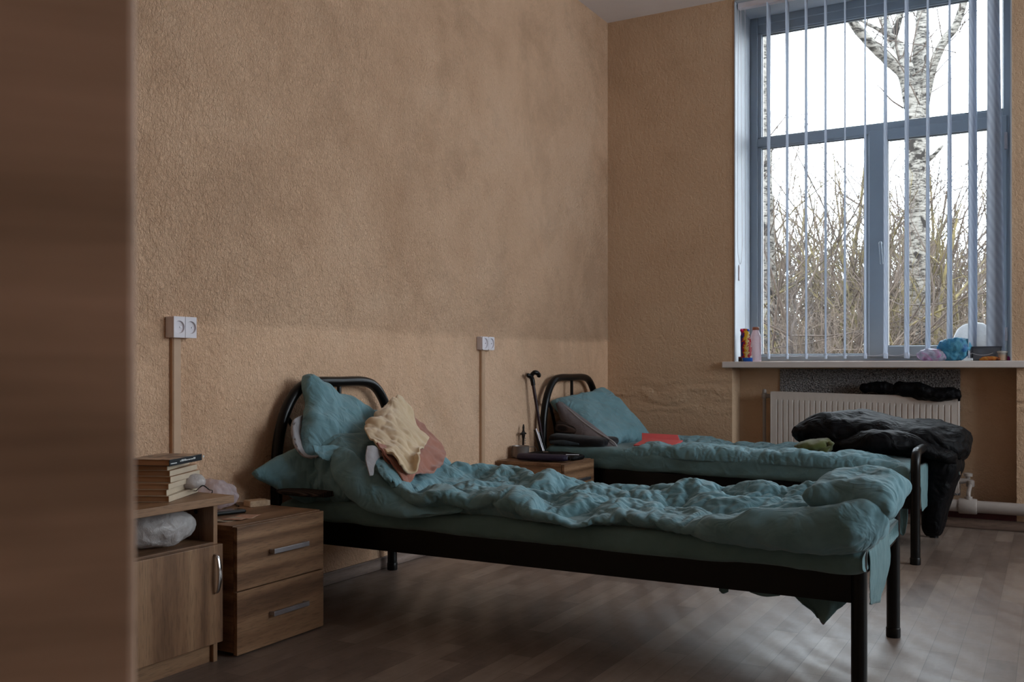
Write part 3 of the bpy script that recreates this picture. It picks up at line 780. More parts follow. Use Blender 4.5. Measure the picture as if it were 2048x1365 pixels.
# ---------------------------------------------------------------- mattresses in their sheets
def mattress(x0, x1, ya0, ya1, yb0, yb1, z0, z1, name, label, seed, grp):
    """rounded slab, head end y ya0..ya1, foot end yb0..yb1"""
    nx = 110; prof = []
    H = z1 - z0; r = .035
    nper = 64
    V, Fc = [], []
    for i in range(nx):
        t = i / (nx - 1); s = .5 - .5 * math.cos(PI * min(1, max(0, t)))
        x = x0 + (x1 - x0) * t
        ya, yb = ya0 + (yb0 - ya0) * t, ya1 + (yb1 - ya1) * t
        # section rounds off at both ends
        d = min(t, 1 - t) * (x1 - x0); k = 1 - max(0, 1 - d / .03) ** 2 * .35
        zc, yc = (z0 + z1) / 2, (ya + yb) / 2
        for q in range(nper):
            a = 2 * PI * (q + .5) / nper; c, sn = math.cos(a), math.sin(a)
            e = .16
            V.append((x, yc + (yb - ya) / 2 * math.copysign(abs(c) ** e, c), zc + H / 2 * k * math.copysign(abs(sn) ** (.4), sn)))
    for i in range(nx - 1):
        for q in range(nper):
            q2 = (q + 1) % nper; Fc.append((i * nper + q, i * nper + q2, (i + 1) * nper + q2, (i + 1) * nper + q))
    for i, sgn in ((0, 1), (nx - 1, -1)):
        Fc.append(tuple(i * nper + q for q in range(nper))[::sgn])
    g = (V, Fc)
    if (vnormals(V, Fc)[nper * 50 + 2][1]) < 0: g = (V, [f[::-1] for f in Fc])
    g = ([(x, y, z) for x, y, z in g[0]], g[1])
    sk = [(x + 1.6 * z, y, z - .25 * x) for x, y, z in g[0]]
    Vg = np.asarray(g[0]); Ng = vnormals(Vg, g[1])
    dd0 = np.array([.006 * fbm((p[0] * 3.5, p[1] * 4, p[2] * 9 + seed), 3) + .011 * ridge((p[0] * 2.2 + seed, p[1] * 2, p[2] * 16), 3) + .003 * ridge((p[0] * 9, p[1] * 5, p[2] * 40), 2) for p in sk])
    g = (Vg + Ng * dd0[:, None], g[1])
    V = np.asarray(g[0]); V[:, 2] = np.maximum(V[:, 2], z0 - .002)
    m = obj(name, (V, g[1]), M['teal_sheet'], auto=0)
    tag(m, label, 'mattress', grp); subd(m)
    return m
MT1 = mattress(.085, 2.172, 2.695, 3.425, 2.70, 3.385, .336, .408, 'mattress', 'mattress in a teal sheet on the nearer bed, under the puffy duvet', 1, 'mattresses in teal sheets')
MT2 = mattress(.085, 2.05, 4.862, 5.63, 4.70, 5.50, .338, .452, 'mattress', 'mattress in a teal sheet on the farther bed, under the black jacket', 5, 'mattresses in teal sheets')
# sheet corners hanging below the nearer mattress at its foot end
def hang(name, ctrl, mat, parent, seed, amp=.004, nu=22, nv=26, label=None):
    g = disp(patch(ctrl, nu, nv), [(amp, (30, 30, 6), 'r', seed)])
    o = obj(name, g, mat, parent, auto=0, label=label); s = o.modifiers.new('t', 'SOLIDIFY'); s.thickness = .0015; return o
hang('sheet_end', [[(2.172, 2.775 + .09 * i, .43) for i in range(5)], [(2.180, 2.775 + .092 * i, .36) for i in range(5)], [(2.179, 2.79 + .088 * i, .28) for i in range(5)], [(2.168 - .003 * i, 2.86 + .062 * i, .225 - .012 * i) for i in range(5)]], M['teal_sheet'], MT1, 3, .006, 40, 30)
cor = lambda x, dy, z: (x, 2.80 + dy, z)
hang('sheet_corner', [[cor(1.94, 0, .335), cor(2.0, .02, .335), cor(2.07, .01, .335), cor(2.13, .02, .335)], [cor(1.95, 0, .26), cor(2.0, .02, .255), cor(2.07, .0, .255), cor(2.125, .02, .26)],
                      [cor(1.985, 0, .225), cor(2.02, .015, .21), cor(2.06, 0, .205), cor(2.11, .015, .235)], [cor(2.02, 0, .205), cor(2.035, .01, .18), cor(2.052, 0, .172), cor(2.09, .01, .215)]], M['teal_sheet'], MT1, 8, .005)
hang('sheet_corner', [[cor(1.99, .03, .3), cor(2.03, .035, .3), cor(2.08, .03, .3)], [cor(2.0, .03, .22), cor(2.035, .035, .2), cor(2.07, .03, .22)], [cor(2.03, .03, .178), cor(2.042, .032, .158), cor(2.056, .03, .182)]], M['lining'], MT1, 9, .002, label='grey underside of a sheet corner')
for x0, w, zb in ((1.745, .035, .226), (1.83, .11, .232)):
    hang('sheet_edge', [[(x0, 2.79, .335), (x0 + w / 2, 2.785, .335), (x0 + w, 2.79, .335)], [(x0, 2.785, .27), (x0 + w / 2, 2.78, .265), (x0 + w, 2.785, .27)], [(x0 + w * .1, 2.785, zb + .006), (x0 + w / 2, 2.78, zb), (x0 + w * .9, 2.785, zb + .006)]], M['teal_sheet'], MT1, 11, .003, 12, 16)
# sheet end hanging at the foot of the farther bed
hang('sheet_end', [[(2.055, 4.72 + .12 * i, .43) for i in range(5)], [(2.088, 4.74 + .11 * i, .43) for i in range(5)], [(2.09, 4.77 + .10 * i, .36) for i in range(5)], [(2.088, 4.82 + .09 * i, .27) for i in range(5)], [(2.086, 4.88 + .07 * i, .22) for i in range(5)]], M['teal_sheet'], MT2, 6, .004, 40, 34)
hang('sheet_corner', [[(1.955, 4.80, .335), (1.99, 4.81, .335), (2.03, 4.80, .335)], [(1.965, 4.8, .2), (1.995, 4.81, .19), (2.03, 4.8, .21)], [(1.995, 4.8, .12), (2.008, 4.805, .11), (2.02, 4.8, .125)]], M['teal_sheet'], MT2, 12, .004)

# ---------------------------------------------------------------- duvets settled by the cloth solver
def settle_cover(foot, nu, nv, grow, pressure, frames, seed, lump, bend=.25, gravity=.6, tension=12):
    """foot(u,v) -> (x, y, z_bottom, height): bottom layer stays put, the wider top layer buckles into folds"""
    bot, top = [], []
    for j in range(nv):
        for i in range(nu):
            u, v = i / (nu - 1), j / (nv - 1)
            x, y, zb, h, ox, oy = foot(u, v)
            bot.append((x, y, zb))
            d = lump * mnoise.fractal(Vector((x * 7 + seed, y * 7, seed)), 1, 2, 4)
            e = min(1, 6 * min(u, 1 - u, v, 1 - v))
            top.append((x + ox, y + oy, zb + h + d * e))
    V, idb, idt = [], {}, {}
    for j in range(nv):
        for i in range(nu):
            k = j * nu + i; e = i in (0, nu - 1) or j in (0, nv - 1)
            idb[(i, j)] = len(V); V.append(bot[k])
            if e: idt[(i, j)] = idb[(i, j)]
            else: idt[(i, j)] = len(V); V.append(top[k])
    Fc = []
    for j in range(nv - 1):
        for i in range(nu - 1):
            q = [(i, j), (i + 1, j), (i + 1, j + 1), (i, j + 1)]
            Fc.append(tuple(idt[a] for a in q)); Fc.append(tuple(idb[a] for a in q[::-1]))
    pin = [(idb[k], 1.0) for k in idb]
    return sim((V, Fc), frames, pressure=pressure, shrink=-grow, gravity=gravity, tension=tension, bend=bend, pin=pin, mass=.25, air=1.5, damp=8)

def foot1(u, v):
    # u along the bed from head to foot, v across from near side to far side
    xh = .40 - .10 * math.exp(-((v - .30) / .25) ** 2) + .10 * v
    x = xh + (2.15 - xh) * u
    wob = .016 * math.sin(9 * u + 1) + .012 * math.sin(23 * u)
    y0 = 2.712 + wob; y1 = 3.40 + .3 * wob
    if x < .85: y0 -= .03 * (1 - x / .85)
    y = y0 + (y1 - y0) * v
    zb = .412
    rise = max(0, .74 - x); zb += rise * rise * 1.1 * (1 - .45 * v)
    foot_ = max(0, (u - .88) / .12); zb += .09 * foot_ ** 1.5 * min(1, max(0, (v - .15) * 2))
    h = .050 * min(1, v / .06) ** .5 * min(1, (1 - v) / .06) ** .5 * min(1, u / .03) ** .5 * min(1, (1 - u) / .03) ** .5
    h *= .8 + .3 * math.sin(7 * u + 2 * v) + .25 * math.exp(-((v - .06) / .09) ** 2)
    oy = -.055 * math.exp(-((v - .05) / .055) ** 2) * min(1, v / .02)
    return x, y, zb, max(h, 0), 0, oy
d1 = settle_cover(foot1, 230, 92, .17, .06, 20, 3.1, .030, .006, gravity=0)
d1 = disp(d1, [(.005, (6, 10, 6), 'r', 2), (.003, (18, 22, 18), 'r', 5)])
# the bunched corner lying over the footboard
cb = quadmap(PILB, PBW, PBH, [(2.02, 2.70, .498), (2.24, 2.69, .475), (2.255, 2.93, .515), (2.06, 3.0, .515)], .86)
cb = (np.asarray(cb[0]) + np.array([0, 0, .045]), cb[1])
cb = disp(cb, [(.014, (7, 7, 7), 'n', 4), (.012, (8, 8, 8), 'r', 2), (.004, (22, 22, 22), 'r', 6)])
dv = thing('duvet', (1.3, 3.05, .43), 'puffy teal duvet rumpled along the nearer bed, bunched up at its foot', 'duvet')
subd(obj('cover', d1, M['teal'], dv, auto=0))
subd(obj('bunched_corner', cb, M['teal'], dv, auto=0))
lump = loft([((1.70, 2.70, .425), (0, .02, 0), (0, 0, .018)), ((1.80, 2.69, .435), (0, .042, 0), (0, 0, .034)), ((1.92, 2.685, .445), (.0, .052, 0), (0, 0, .046)), ((2.04, 2.685, .45), (.0, .055, 0), (0, 0, .046)), ((2.13, 2.695, .462), (.0, .062, 0), (0, 0, .056)), ((2.18, 2.715, .475), (.0, .065, 0), (0, 0, .054)), ((2.215, 2.75, .485), (.0, .05, 0), (0, 0, .036))], 60, 40)
subd(obj('rolled_edge', disp(lump, [(.010, (9, 9, 9), 'n', 14), (.016, (7, 11, 11), 'r', 4), (.006, (20, 20, 20), 'r', 9)]), M['teal'], dv, auto=0))
roll = loft([(onx(676, 905, .36), (.02, 0, .0), (0, .02, .015)), (onx(688, 925, .40), (.04, 0, .015), (0, .032, .025)), (onx(706, 950, .45), (.045, 0, .02), (0, .036, .03)), (onx(732, 976, .51), (.045, .0, .025), (0.0, .038, .032)), (onx(768, 1000, .59), (.05, .0, .02), (.01, .036, .03)), (onx(830, 1015, .71), (.06, 0, .0), (0, .036, .026)), (onx(900, 1018, .85), (.06, 0, 0), (0, .02, .012))], 80, 36)
subd(obj('rolled_collar', disp(roll, [(.008, (7, 7, 7), 'n', 5), (.006, (9, 9, 9), 'r', 3), (.0025, (22, 22, 22), 'r', 8)]), M['teal'], dv, auto=0))
def foot2(u, v):
    x = .56 + (2.0 - .56) * u
    t = (x - .085) / 1.965
    y0 = 4.862 - .162 * t - .004 + .006 * math.sin(14 * u); y1 = 5.62 - .12 * t
    y = y0 + (y1 - y0) * v
    zb = .448 - .03 * max(0, 1 - v / .06)
    h = .020 * (1 - (2 * v - 1) ** 10) * (1 - (2 * u - 1) ** 20)
    oy = -.022 * max(0, 1 - v / .15) * min(1, v / .04)
    return x, y, zb, max(h, 0), 0, oy
d2 = settle_cover(foot2, 180, 72, .075, .05, 20, 9.4, .014, bend=.03, gravity=0)
d2 = disp(d2, [(.005, (9, 7, 9), 'r', 4), (.003, (20, 16, 20), 'r', 7)])
c2 = obj('blanket_cover', d2, M['teal'], auto=0); tag(c2, 'thin teal cover creased across the farther bed beside the red folder', 'blanket'); subd(c2)

# ---------------------------------------------------------------- pillows
pl = obj('pillow', disp(quadmap(PIL, PW, PH, [(.09, 2.53, .515), (.46, 2.645, .49), (.46, 3.30, .50), (.09, 3.36, .51)], 1.2), [(.009, (7, 6, 7), 'r', 6), (.005, (16, 12, 16), 'r', 2)]), M['teal'], auto=0)
tag(pl, 'flat teal pillow lying lowest at the head of the nearer bed', 'pillow', 'teal pillows'); subd(pl)
up = thing('pillow', (.2, 3.0, .55), 'upright teal pillow leaning on the headboard of the nearer bed', 'pillow', 'teal pillows')
subd(obj('pillow_body', disp(quadmap(PILB, PBW, PBH, [(.215, 2.67, .575), (.46, 3.04, .50), (.115, 3.32, .66), (.085, 2.83, .868)], .68), [(.020, (5, 7, 4), 'r', 6), (.009, (10, 15, 9), 'r', 3), (.012, (5, 5, 5), 'n', 1)]), M['teal'], up, auto=0))
A = lambda u, v, X: onx(u, v, X)
fl = obj('pillowcase_flap', disp(patch([[A(612, 828, .13), A(608, 850, .14), A(612, 880, .17), A(628, 902, .21), A(652, 902, .23)], [A(590, 838, .15), A(588, 855, .165), A(594, 888, .2), A(612, 914, .24), A(640, 912, .27)], [A(583, 850, .14), A(583, 866, .16), A(590, 896, .2), A(606, 912, .235), A(632, 916, .27)]], 40, 16), [(.004, (25, 25, 25), 'r', 3)]), M['lining'], up, auto=0, label='grey lining turned out at the open pillowcase end')
s_ = fl.modifiers.new('t', 'SOLIDIFY'); s_.thickness = .004
# the duvet's folded-back collar: teal edge, pale lining, brighter inner face
col = obj('folded_collar', disp(patch([[A(626, 888, .30), A(665, 888, .32), A(700, 892, .345), A(738, 890, .375)],
                                  [A(645, 915, .34), A(685, 912, .37), A(712, 914, .39), A(734, 914, .41)],
                                  [A(668, 930, .35), A(700, 928, .37), A(722, 925, .39), A(738, 928, .40)],
                                  [A(682, 934, .30), A(706, 932, .32), A(724, 929, .33), A(738, 930, .34)]], 44, 54), [(.012, (8, 8, 8), 'r', 2), (.006, (18, 18, 18), 'r', 4), (.008, (6, 6, 6), 'n', 2)]), M['teal'], dv, auto=0)
s_ = col.modifiers.new('t', 'SOLIDIFY'); s_.thickness = .006; subd(col)
lin = obj('lining_edge', disp(patch([[A(734, 893, .50), A(750, 893, .51), A(768, 912, .53)], [A(731, 912, .52), A(744, 912, .53), A(756, 918, .535)], [A(733, 932, .545), A(741, 933, .55), A(749, 932, .55)], [A(739, 952, .565), A(743, 952, .567), A(746, 951, .567)]], 18, 34), [(.004, (20, 20, 20), 'r', 5)]), M['lining'], dv, auto=0, label='pale lining showing at the folded edge')
inn = obj('turned_back_face', disp(patch([[A(744, 906, .50), A(760, 908, .52), A(780, 914, .54)], [A(752, 930, .55), A(770, 932, .58), A(794, 942, .60)], [A(765, 955, .60), A(784, 958, .63), A(806, 962, .64)], [A(782, 976, .62), A(795, 976, .645), A(808, 972, .655)]], 34, 46), [(.010, (10, 10, 10), 'r', 3), (.006, (22, 22, 22), 'r', 8)]), M['teal'], dv, auto=0)
s_ = inn.modifiers.new('t', 'SOLIDIFY'); s_.thickness = .006; subd(inn)
s_ = lin.modifiers.new('t', 'SOLIDIFY'); s_.thickness = .004

# ---------------------------------------------------------------- towels
def towel(name, ctrl, mat, label, nu, nv, layers, th=.008):
    g = disp(patch(ctrl, nu, nv), layers)
    o = obj(name, g, mat, auto=0); tag(o, label, 'towel')
    s = o.modifiers.new('t', 'SOLIDIFY'); s.thickness = th; s.offset = 0; subd(o); return o
bt = towel('towel', [[A(806, 828, .27), A(826, 824, .26), A(846, 850, .25), A(866, 874, .25), A(878, 884, .26)],
                     [A(790, 850, .36), A(820, 850, .36), A(850, 862, .34), A(874, 880, .33), A(890, 898, .34)],
                     [A(772, 885, .46), A(805, 890, .47), A(840, 892, .47), A(872, 900, .46), A(894, 905, .45)],
                     [A(766, 906, .54), A(800, 920, .56), A(832, 925, .56), A(862, 932, .54), A(888, 920, .52)],
                     [A(800, 938, .60), A(815, 950, .61), A(838, 946, .60), A(862, 942, .58), A(882, 930, .55)]], M['brown_towel'],
           'russet brown towel lying under the beige towel on the nearer bed', 50, 50, [(.014, (8, 8, 8), 'r', 1), (.006, (20, 20, 20), 'n', 3)])
br = obj('towel_end', disp(patch([[A(752, 886, .50), A(772, 892, .51), A(792, 905, .52)], [A(768, 906, .55), A(790, 915, .56), A(806, 926, .57)], [A(790, 935, .60), A(806, 942, .61), A(820, 942, .61)], [A(806, 962, .63), A(818, 968, .63), A(831, 950, .62)]], 26, 40), [(.008, (16, 16, 16), 'r', 7)]), M['brown_towel'], bt, auto=0)
s_ = br.modifiers.new('t', 'SOLIDIFY'); s_.thickness = .008; subd(br)
towel('towel', [[A(735, 842, .30), A(765, 806, .27), A(795, 786, .26), A(812, 792, .26), A(822, 808, .27)],
                [A(726, 852, .36), A(755, 832, .36), A(790, 815, .35), A(816, 822, .34), A(838, 846, .34)],
                [A(738, 868, .44), A(764, 862, .46), A(795, 854, .46), A(826, 860, .46), A(858, 873, .45)],
                [A(762, 886, .52), A(784, 890, .54), A(806, 884, .54), A(830, 888, .53), A(852, 882, .51)],
                [A(786, 902, .585), A(802, 912, .60), A(818, 914, .60), A(826, 905, .59), A(834, 896, .57)],
                [A(806, 924, .635), A(815, 934, .645), A(822, 942, .645), A(829, 925, .64), A(831, 908, .62)]], M['beige_towel'],
      'beige terry towel draped in folds beside the upright pillow', 60, 70, [(.024, (6, 13, 4), 'r', 5), (.005, (18, 18, 18), 'n', 9)])
# dark ribbed blanket end poking out below the low pillow
rb = obj('folded_blanket', loft([((.10, 2.70, .446), (.0, .02, 0), (0, 0, .010)), ((.14, 2.66, .447), (.0, .05, 0), (0, 0, .012)), ((.24, 2.65, .445), (.0, .055, 0), (0, 0, .012)), ((.34, 2.67, .443), (.0, .05, 0), (0, 0, .010))], 24, 24), M['rib'], auto=0)
tag(rb, 'dark ribbed blanket end squeezed below the low teal pillow', 'blanket')
# ---------------------------------------------------------------- farther bed: pillow, clothes, folder, hat, jacket
B = lambda u, v, Y: ony(u, v, Y)
p2 = thing('pillow', (.3, 5.25, .46), 'blue teal pillow with grey open side propped on the farther bed', 'pillow', 'teal pillows')
q2 = quadmap(PILB, PBW, PBH, [(.42, 4.93, .455), (.49, 5.50, .465), (.15, 5.52, .775), (.015, 5.06, .70)], .9)
q2 = disp(q2, [(.010, (7, 7, 7), 'r', 14), (.004, (16, 16, 16), 'r', 4), (.010, (5, 5, 5), 'n', 3)])
nf = len(q2[1]) // 2
o2 = obj('pillowcase', q2, M['teal'], p2, auto=0)
subd(o2)
op = obj('pillow_filling', loft([(B(1118, 806, 5.03) + (0, 0, -.002), np.array((.012, 0, .008)), np.array((.004, .03, 0))), (B(1140, 838, 5.0), np.array((.035, 0, .035)), np.array((.012, .05, 0))), (B(1170, 868, 4.97), np.array((.05, 0, .05)), np.array((.01, .05, 0))),
                                 (B(1205, 888, 4.945), np.array((.04, 0, .032)), np.array((.01, .05, 0))), (B(1228, 896, 4.93), np.array((.012, 0, .012)), np.array((.004, .03, 0)))], 40, 28, 2.0), M['lining'], p2, auto=0, label='greyish pillow inside the open case')
op.data.materials[0] = cloth_mat('grey_ticking', srgb(116, 108, 110), srgb(98, 90, 92), wrinkle=.3)
edge = smooth_path([B(1118, 804, 5.035), B(1140, 822, 4.99), B(1168, 846, 4.955), B(1200, 868, 4.93), B(1226, 884, 4.915), B(1234, 894, 4.915)], 8)
obj('case_hem', tube(edge, .005, 8), M['lining'], p2, label='pale hem of the pillowcase')
sw = obj('folded_sweater', disp(loft([((.085, 5.02, .54), (0, .05, 0), (0, 0, .03)), ((.12, 5.03, .552), (0, .11, 0), (0, 0, .05)), ((.21, 5.04, .54), (0, .12, 0), (0, 0, .05)), ((.28, 5.04, .525), (0, .11, 0), (0, 0, .035)), ((.33, 5.02, .51), (0, .07, 0), (0, 0, .015))], 40, 36), [(.008, (8, 8, 8), 'n', 3)]), M['rib'], auto=0)
tag(sw, 'ribbed brown knitted sweater folded below the propped pillow', 'sweater')
tr = thing('folded_trousers', (.28, 5.0, .455), 'black folded trousers lying at the head of the farther bed', 'trousers')
obj('fabric', disp(loft([((.075, 5.02, .488), (0, .10, 0), (0, 0, .02)), ((.12, 4.99, .49), (0, .125, 0), (0, 0, .032)), ((.28, 4.98, .486), (0, .13, 0), (0, 0, .031)), ((.42, 4.97, .482), (0, .12, 0), (0, 0, .026)), ((.45, 4.97, .48), (0, .09, 0), (0, 0, .016))], 50, 36, 3), [(.004, (9, 9, 20), 'r', 3)]), M['dark_cloth'], tr, auto=0)
obj('inner_fold', loft([((.11, 4.868, .474), (0, .012, 0), (0, 0, .009)), ((.2, 4.858, .476), (0, .014, 0), (0, 0, .015)), ((.3, 4.86, .474), (0, .012, 0), (0, 0, .008))], 20, 16), M['slate_cloth'], tr, auto=0, label='slate blue fold')
# red folder
fd = thing('red_folder', (.66, 5.05, .47), 'red ribbed plastic folder lying beside the propped pillow', 'folder')
M['red'] = plain('red_plastic', srgb(222, 92, 96), .4, var=.05, vscale=9)
M['red2'] = plain('dark_red_plastic', srgb(236, 124, 126), .45, var=.05)
cB = lambda u, v, Y: tuple(B(u, v, Y))
def slab(P, t):
    P = [np.array(p) for p in P]; n = np.cross(P[1] - P[0], P[3] - P[0]); n /= np.linalg.norm(n)
    if n[2] < 0: n = -n
    V = [tuple(p) for p in P] + [tuple(p + n * t) for p in P]
    return V, [(0, 3, 2, 1), (4, 5, 6, 7), (0, 1, 5, 4), (1, 2, 6, 5), (2, 3, 7, 6), (3, 0, 4, 7)]
obj('cover', slab([cB(1267, 893, 4.89), cB(1343, 897, 4.87), cB(1366, 884, 5.06), cB(1290, 880, 5.08)], .008), M['red'], fd, smooth=False, bevel=.002)
obj('back_cover', slab([cB(1284, 885, 5.09), cB(1362, 889, 5.07), cB(1356, 872, 5.16), cB(1284, 868, 5.18)], .006), M['red'], fd, smooth=False, bevel=.002)
for k in range(4):
    v = 871.5 + k * 3.6
    obj('rib', tube([cB(1285, v, 5.165 - k * .02), cB(1356 + k, v + 3.2, 5.145 - k * .02)], .0035, 8), M['red2'], fd)
# olive hat
ht = thing('knitted_hat', (1.5, 5.12, .47), 'olive green knitted hat lying in front of the black jacket', 'hat')
obj('crown', disp(loft([(B(1592, 893, 4.98), np.array((0, .03, 0)), np.array((0, 0, .006))), (B(1606, 893, 4.98), np.array((0, .08, 0)), np.array((.0, 0, .022))), (B(1632, 892, 4.98), np.array((0, .1, 0)), np.array((0, 0, .03))), (B(1652, 891, 4.98), np.array((0, .09, 0)), np.array((0, 0, .033))), (B(1664, 893, 4.98), np.array((0, .05, 0)), np.array((0, 0, .02)))], 40, 36), [(.007, (16, 12, 20), 'n', 2), (.004, (30, 30, 30), 'r', 5)]), M['olive_knit'], ht, auto=0)
obj('brim', disp(loft([(B(1640, 903, 4.91), np.array((0, .02, 0)), np.array((0, 0, .008))), (B(1655, 899, 4.91), np.array((0, .02, 0)), np.array((0, 0, .014))), (B(1664, 892, 4.92), np.array((0, .02, 0)), np.array((.012, 0, .01))), (B(1658, 884, 4.93), np.array((0, .015, 0)), np.array((0.008, 0, .006)))], 30, 20), [(.002, (30, 30, 30), 'n', 4)]), M['olive_knit'], ht, auto=0)
# black jacket: body on the bed, sleeve in front, the rest hanging over the footboard
jk = thing('jacket', (1.85, 5.25, .46), 'black padded jacket heaped on the farther bed and hanging over its footboard', 'jacket')
def st(u0, v0, v1, Y, hy, lean=.0):
    a, b = B(u0, v0, Y), B(u0, v1, Y); c = (a + b) / 2
    return c, np.array((0, hy, lean)), np.array((0, 0, (a[2] - b[2]) / 2))
body = loft([st(1589, 860, 868, 5.22, .04), st(1600, 850, 876, 5.22, .12), st(1630, 838, 882, 5.24, .19), st(1665, 829, 898, 5.26, .22), st(1705, 826, 905, 5.27, .24), st(1755, 829, 908, 5.28, .25), st(1800, 841, 909, 5.28, .25), st(1845, 849, 905, 5.28, .24), st(1890, 855, 915, 5.28, .22), st(1922, 866, 920, 5.27, .17), st(1934, 878, 906, 5.26, .08)], 120, 64, 2.3)
body = disp(body, [(.020, (5, 5, 7), 'n', 21), (.016, (7, 5, 12), 'r', 4), (.006, (18, 14, 26), 'r', 8)])
subd(obj('body', body, M['black_cloth'], jk, auto=0))
slv = loft([st(1660, 884, 906, 5.03, .03), st(1690, 880, 908, 5.02, .06), st(1730, 866, 910, 5.02, .09), st(1770, 861, 910, 5.03, .11), st(1805, 866, 908, 5.05, .11), st(1850, 880, 912, 5.08, .1), st(1890, 894, 925, 5.1, .08), st(1912, 905, 930, 5.12, .04)], 90, 40, 2.2)
subd(obj('sleeve', disp(slv, [(.012, (8, 8, 10), 'n', 3), (.012, (9, 7, 14), 'r', 14)]), M['black_cloth'], jk, auto=0))
def hz(u0, u1, v, Y, hy):
    a, b = B(u0, v, Y), B(u1, v, Y); return (a + b) / 2, (b - a) / 2, np.array((0, hy, 0))
hg = loft([hz(1850, 1912, 893, 5.24, .14), hz(1850, 1922, 915, 5.24, .17), hz(1850, 1924, 940, 5.25, .18), hz(1851, 1914, 965, 5.25, .17), hz(1850, 1906, 995, 5.26, .17), hz(1848, 1898, 1020, 5.26, .16), hz(1850, 1890, 1050, 5.26, .15), hz(1856, 1884, 1066, 5.26, .11)], 80, 48, 3)
subd(obj('hanging_panel', disp(hg, [(.008, (9, 9, 4), 'n', 31), (.008, (14, 12, 4), 'r', 6)]), M['black_cloth'], jk, auto=0))
obj('zip_pull', tube([B(1919, 944, 5.05), B(1920, 950, 5.05)], .004, 8), M['chrome'], jk)
# clothes drying on the radiator
g1 = disp(loft([st(1722, 770, 780, 6.01, .03), st(1740, 767, 784, 6.01, .05), st(1762, 766, 785, 6.01, .05), st(1788, 770, 786, 6.01, .05), st(1800, 776, 786, 6.01, .03)], 50, 36), [(.012, (14, 14, 18), 'n', 3), (.008, (22, 20, 26), 'r', 2)])
k1 = obj('dark_garment', g1, M['black_cloth'], auto=0); tag(k1, 'small crumpled black garment drying on the radiator top, nearer its middle', 'garment', 'clothes on the radiator'); subd(k1)
g2 = disp(loft([st(1786, 772, 784, 6.0, .04), st(1800, 765, 790, 6.0, .055), st(1830, 767, 797, 6.0, .06), st(1865, 776, 802, 5.99, .06), st(1900, 778, 799, 5.99, .055), st(1919, 782, 797, 5.99, .04)], 60, 36), [(.012, (12, 12, 18), 'n', 8), (.009, (20, 18, 26), 'r', 12)])
k2 = thing('dark_garment', tuple(B(1855, 797, 6.0)), 'larger black garment hanging over the radiator top at its right corner', 'garment', 'clothes on the radiator')
subd(obj('fabric', g2, M['black_cloth'], k2, auto=0))
hang('hem', [[B(1830, 790, 5.955), B(1855, 792, 5.955), B(1880, 793, 5.955)], [B(1840, 796, 5.955), B(1862, 800, 5.955), B(1884, 799, 5.955)], [B(1862, 802, 5.957), B(1872, 804, 5.957), B(1883, 804, 5.957)]], M['black_cloth'], k2, 4, .003)
hang('strap', [[B(1914, 790, 5.96), B(1918, 790, 5.96), B(1921, 790, 5.96)], [B(1915, 796, 5.96), B(1918, 796, 5.96), B(1921, 796, 5.96)], [B(1916, 803, 5.96), B(1919, 803, 5.96), B(1921, 802, 5.96)]], M['black_cloth'], k2, 4, .001, 6, 8)
# ================================================================ small things
M['page'] = None
def pages():
    t = NT('book_pages'); v = t.coord(scale=(3, 3, 420))
    n = t.noise(v, 1.0, 2); c = t.mix(n, srgb(146, 110, 82), srgb(178, 140, 108))
    return t.finish(c, .9, t.bump(n, .3, .001), 0, .1)
M['page'] = pages()
M['cover_cream'] = plain('cream_cover', srgb(196, 178, 154), .5, var=.05, vscale=25)
M['cover_tan'] = plain('tan_cover', srgb(170, 132, 98), .55, var=.05, vscale=25)
M['cover_black'] = plain('black_cover', srgb(30, 34, 40), .35, var=.1, vscale=25)
M['cover_art'] = None
def art():
    t = NT('printed_cover'); v = t.coord()
    n = t.noise(v, 14, 3, .6, .6)
    c = t.ramp(n, [(.38, srgb(40, 40, 46)), (.48, srgb(120, 96, 80)), (.6, srgb(176, 150, 126))])
    return t.finish(c, .4)
M['cover_art'] = art()
M['ink_white'] = plain('white_print', srgb(214, 216, 214), .5, var=0)
e1 = np.array((-.46, .888)); e2 = np.array((-.888, -.46))
def book(c, z, len_, wid, th, turn, mat_cover, mat_top, label, spine_text=False):
    r = Matrix.Rotation(turn, 2)
    a = np.array(r @ Vector(e1)); b = np.array(r @ Vector(e2)); c = np.array(c, float)
    t = thing('book', (c[0] + (a[0] * len_ + b[0] * wid) / 2, c[1] + (a[1] * len_ + b[1] * wid) / 2, z), label, 'book', 'books stacked on the nightstand')
    ct = .0014
    obj('page_block', obox(c + a * .003 + b * .002, a, b, len_ - .006, wid - .004, z + ct, z + th - ct), M['page'], t, smooth=False, bevel=.001)
    obj('cover', join(obox(c, a, b, len_, wid, z, z + ct), obox(c, a, b, len_, .0022, z, z + th)), mat_cover, t, smooth=False, bevel=.0006)
    obj('front_board', obox(c, a, b, len_, wid, z + th - ct, z + th), mat_top, t, smooth=False, bevel=.0005)
    if spine_text:
        gs = []
        o = c - b * .0006
        x = .06
        for wch in (.008, .006, .009, .005, .008, .012, .006, .009, .007, .010, .006, .008):
            gs.append(obox(o + a * x, a, b, wch * .7, .0008, z + th * .42, z + th * (.58 + .12 * ((x * 1000) % 3 > 1)))); x += wch
        gs.append(obox(o + a * .006, a, b, .035, .0008, z + th * .30, z + th * .42)); gs.append(obox(o + a * .20, a, b, .008, .0008, z + th * .4, z + th * .7))
        obj('spine_lettering', join(*gs), M['ink_white'], t, smooth=False)
    return t
zb = .5134
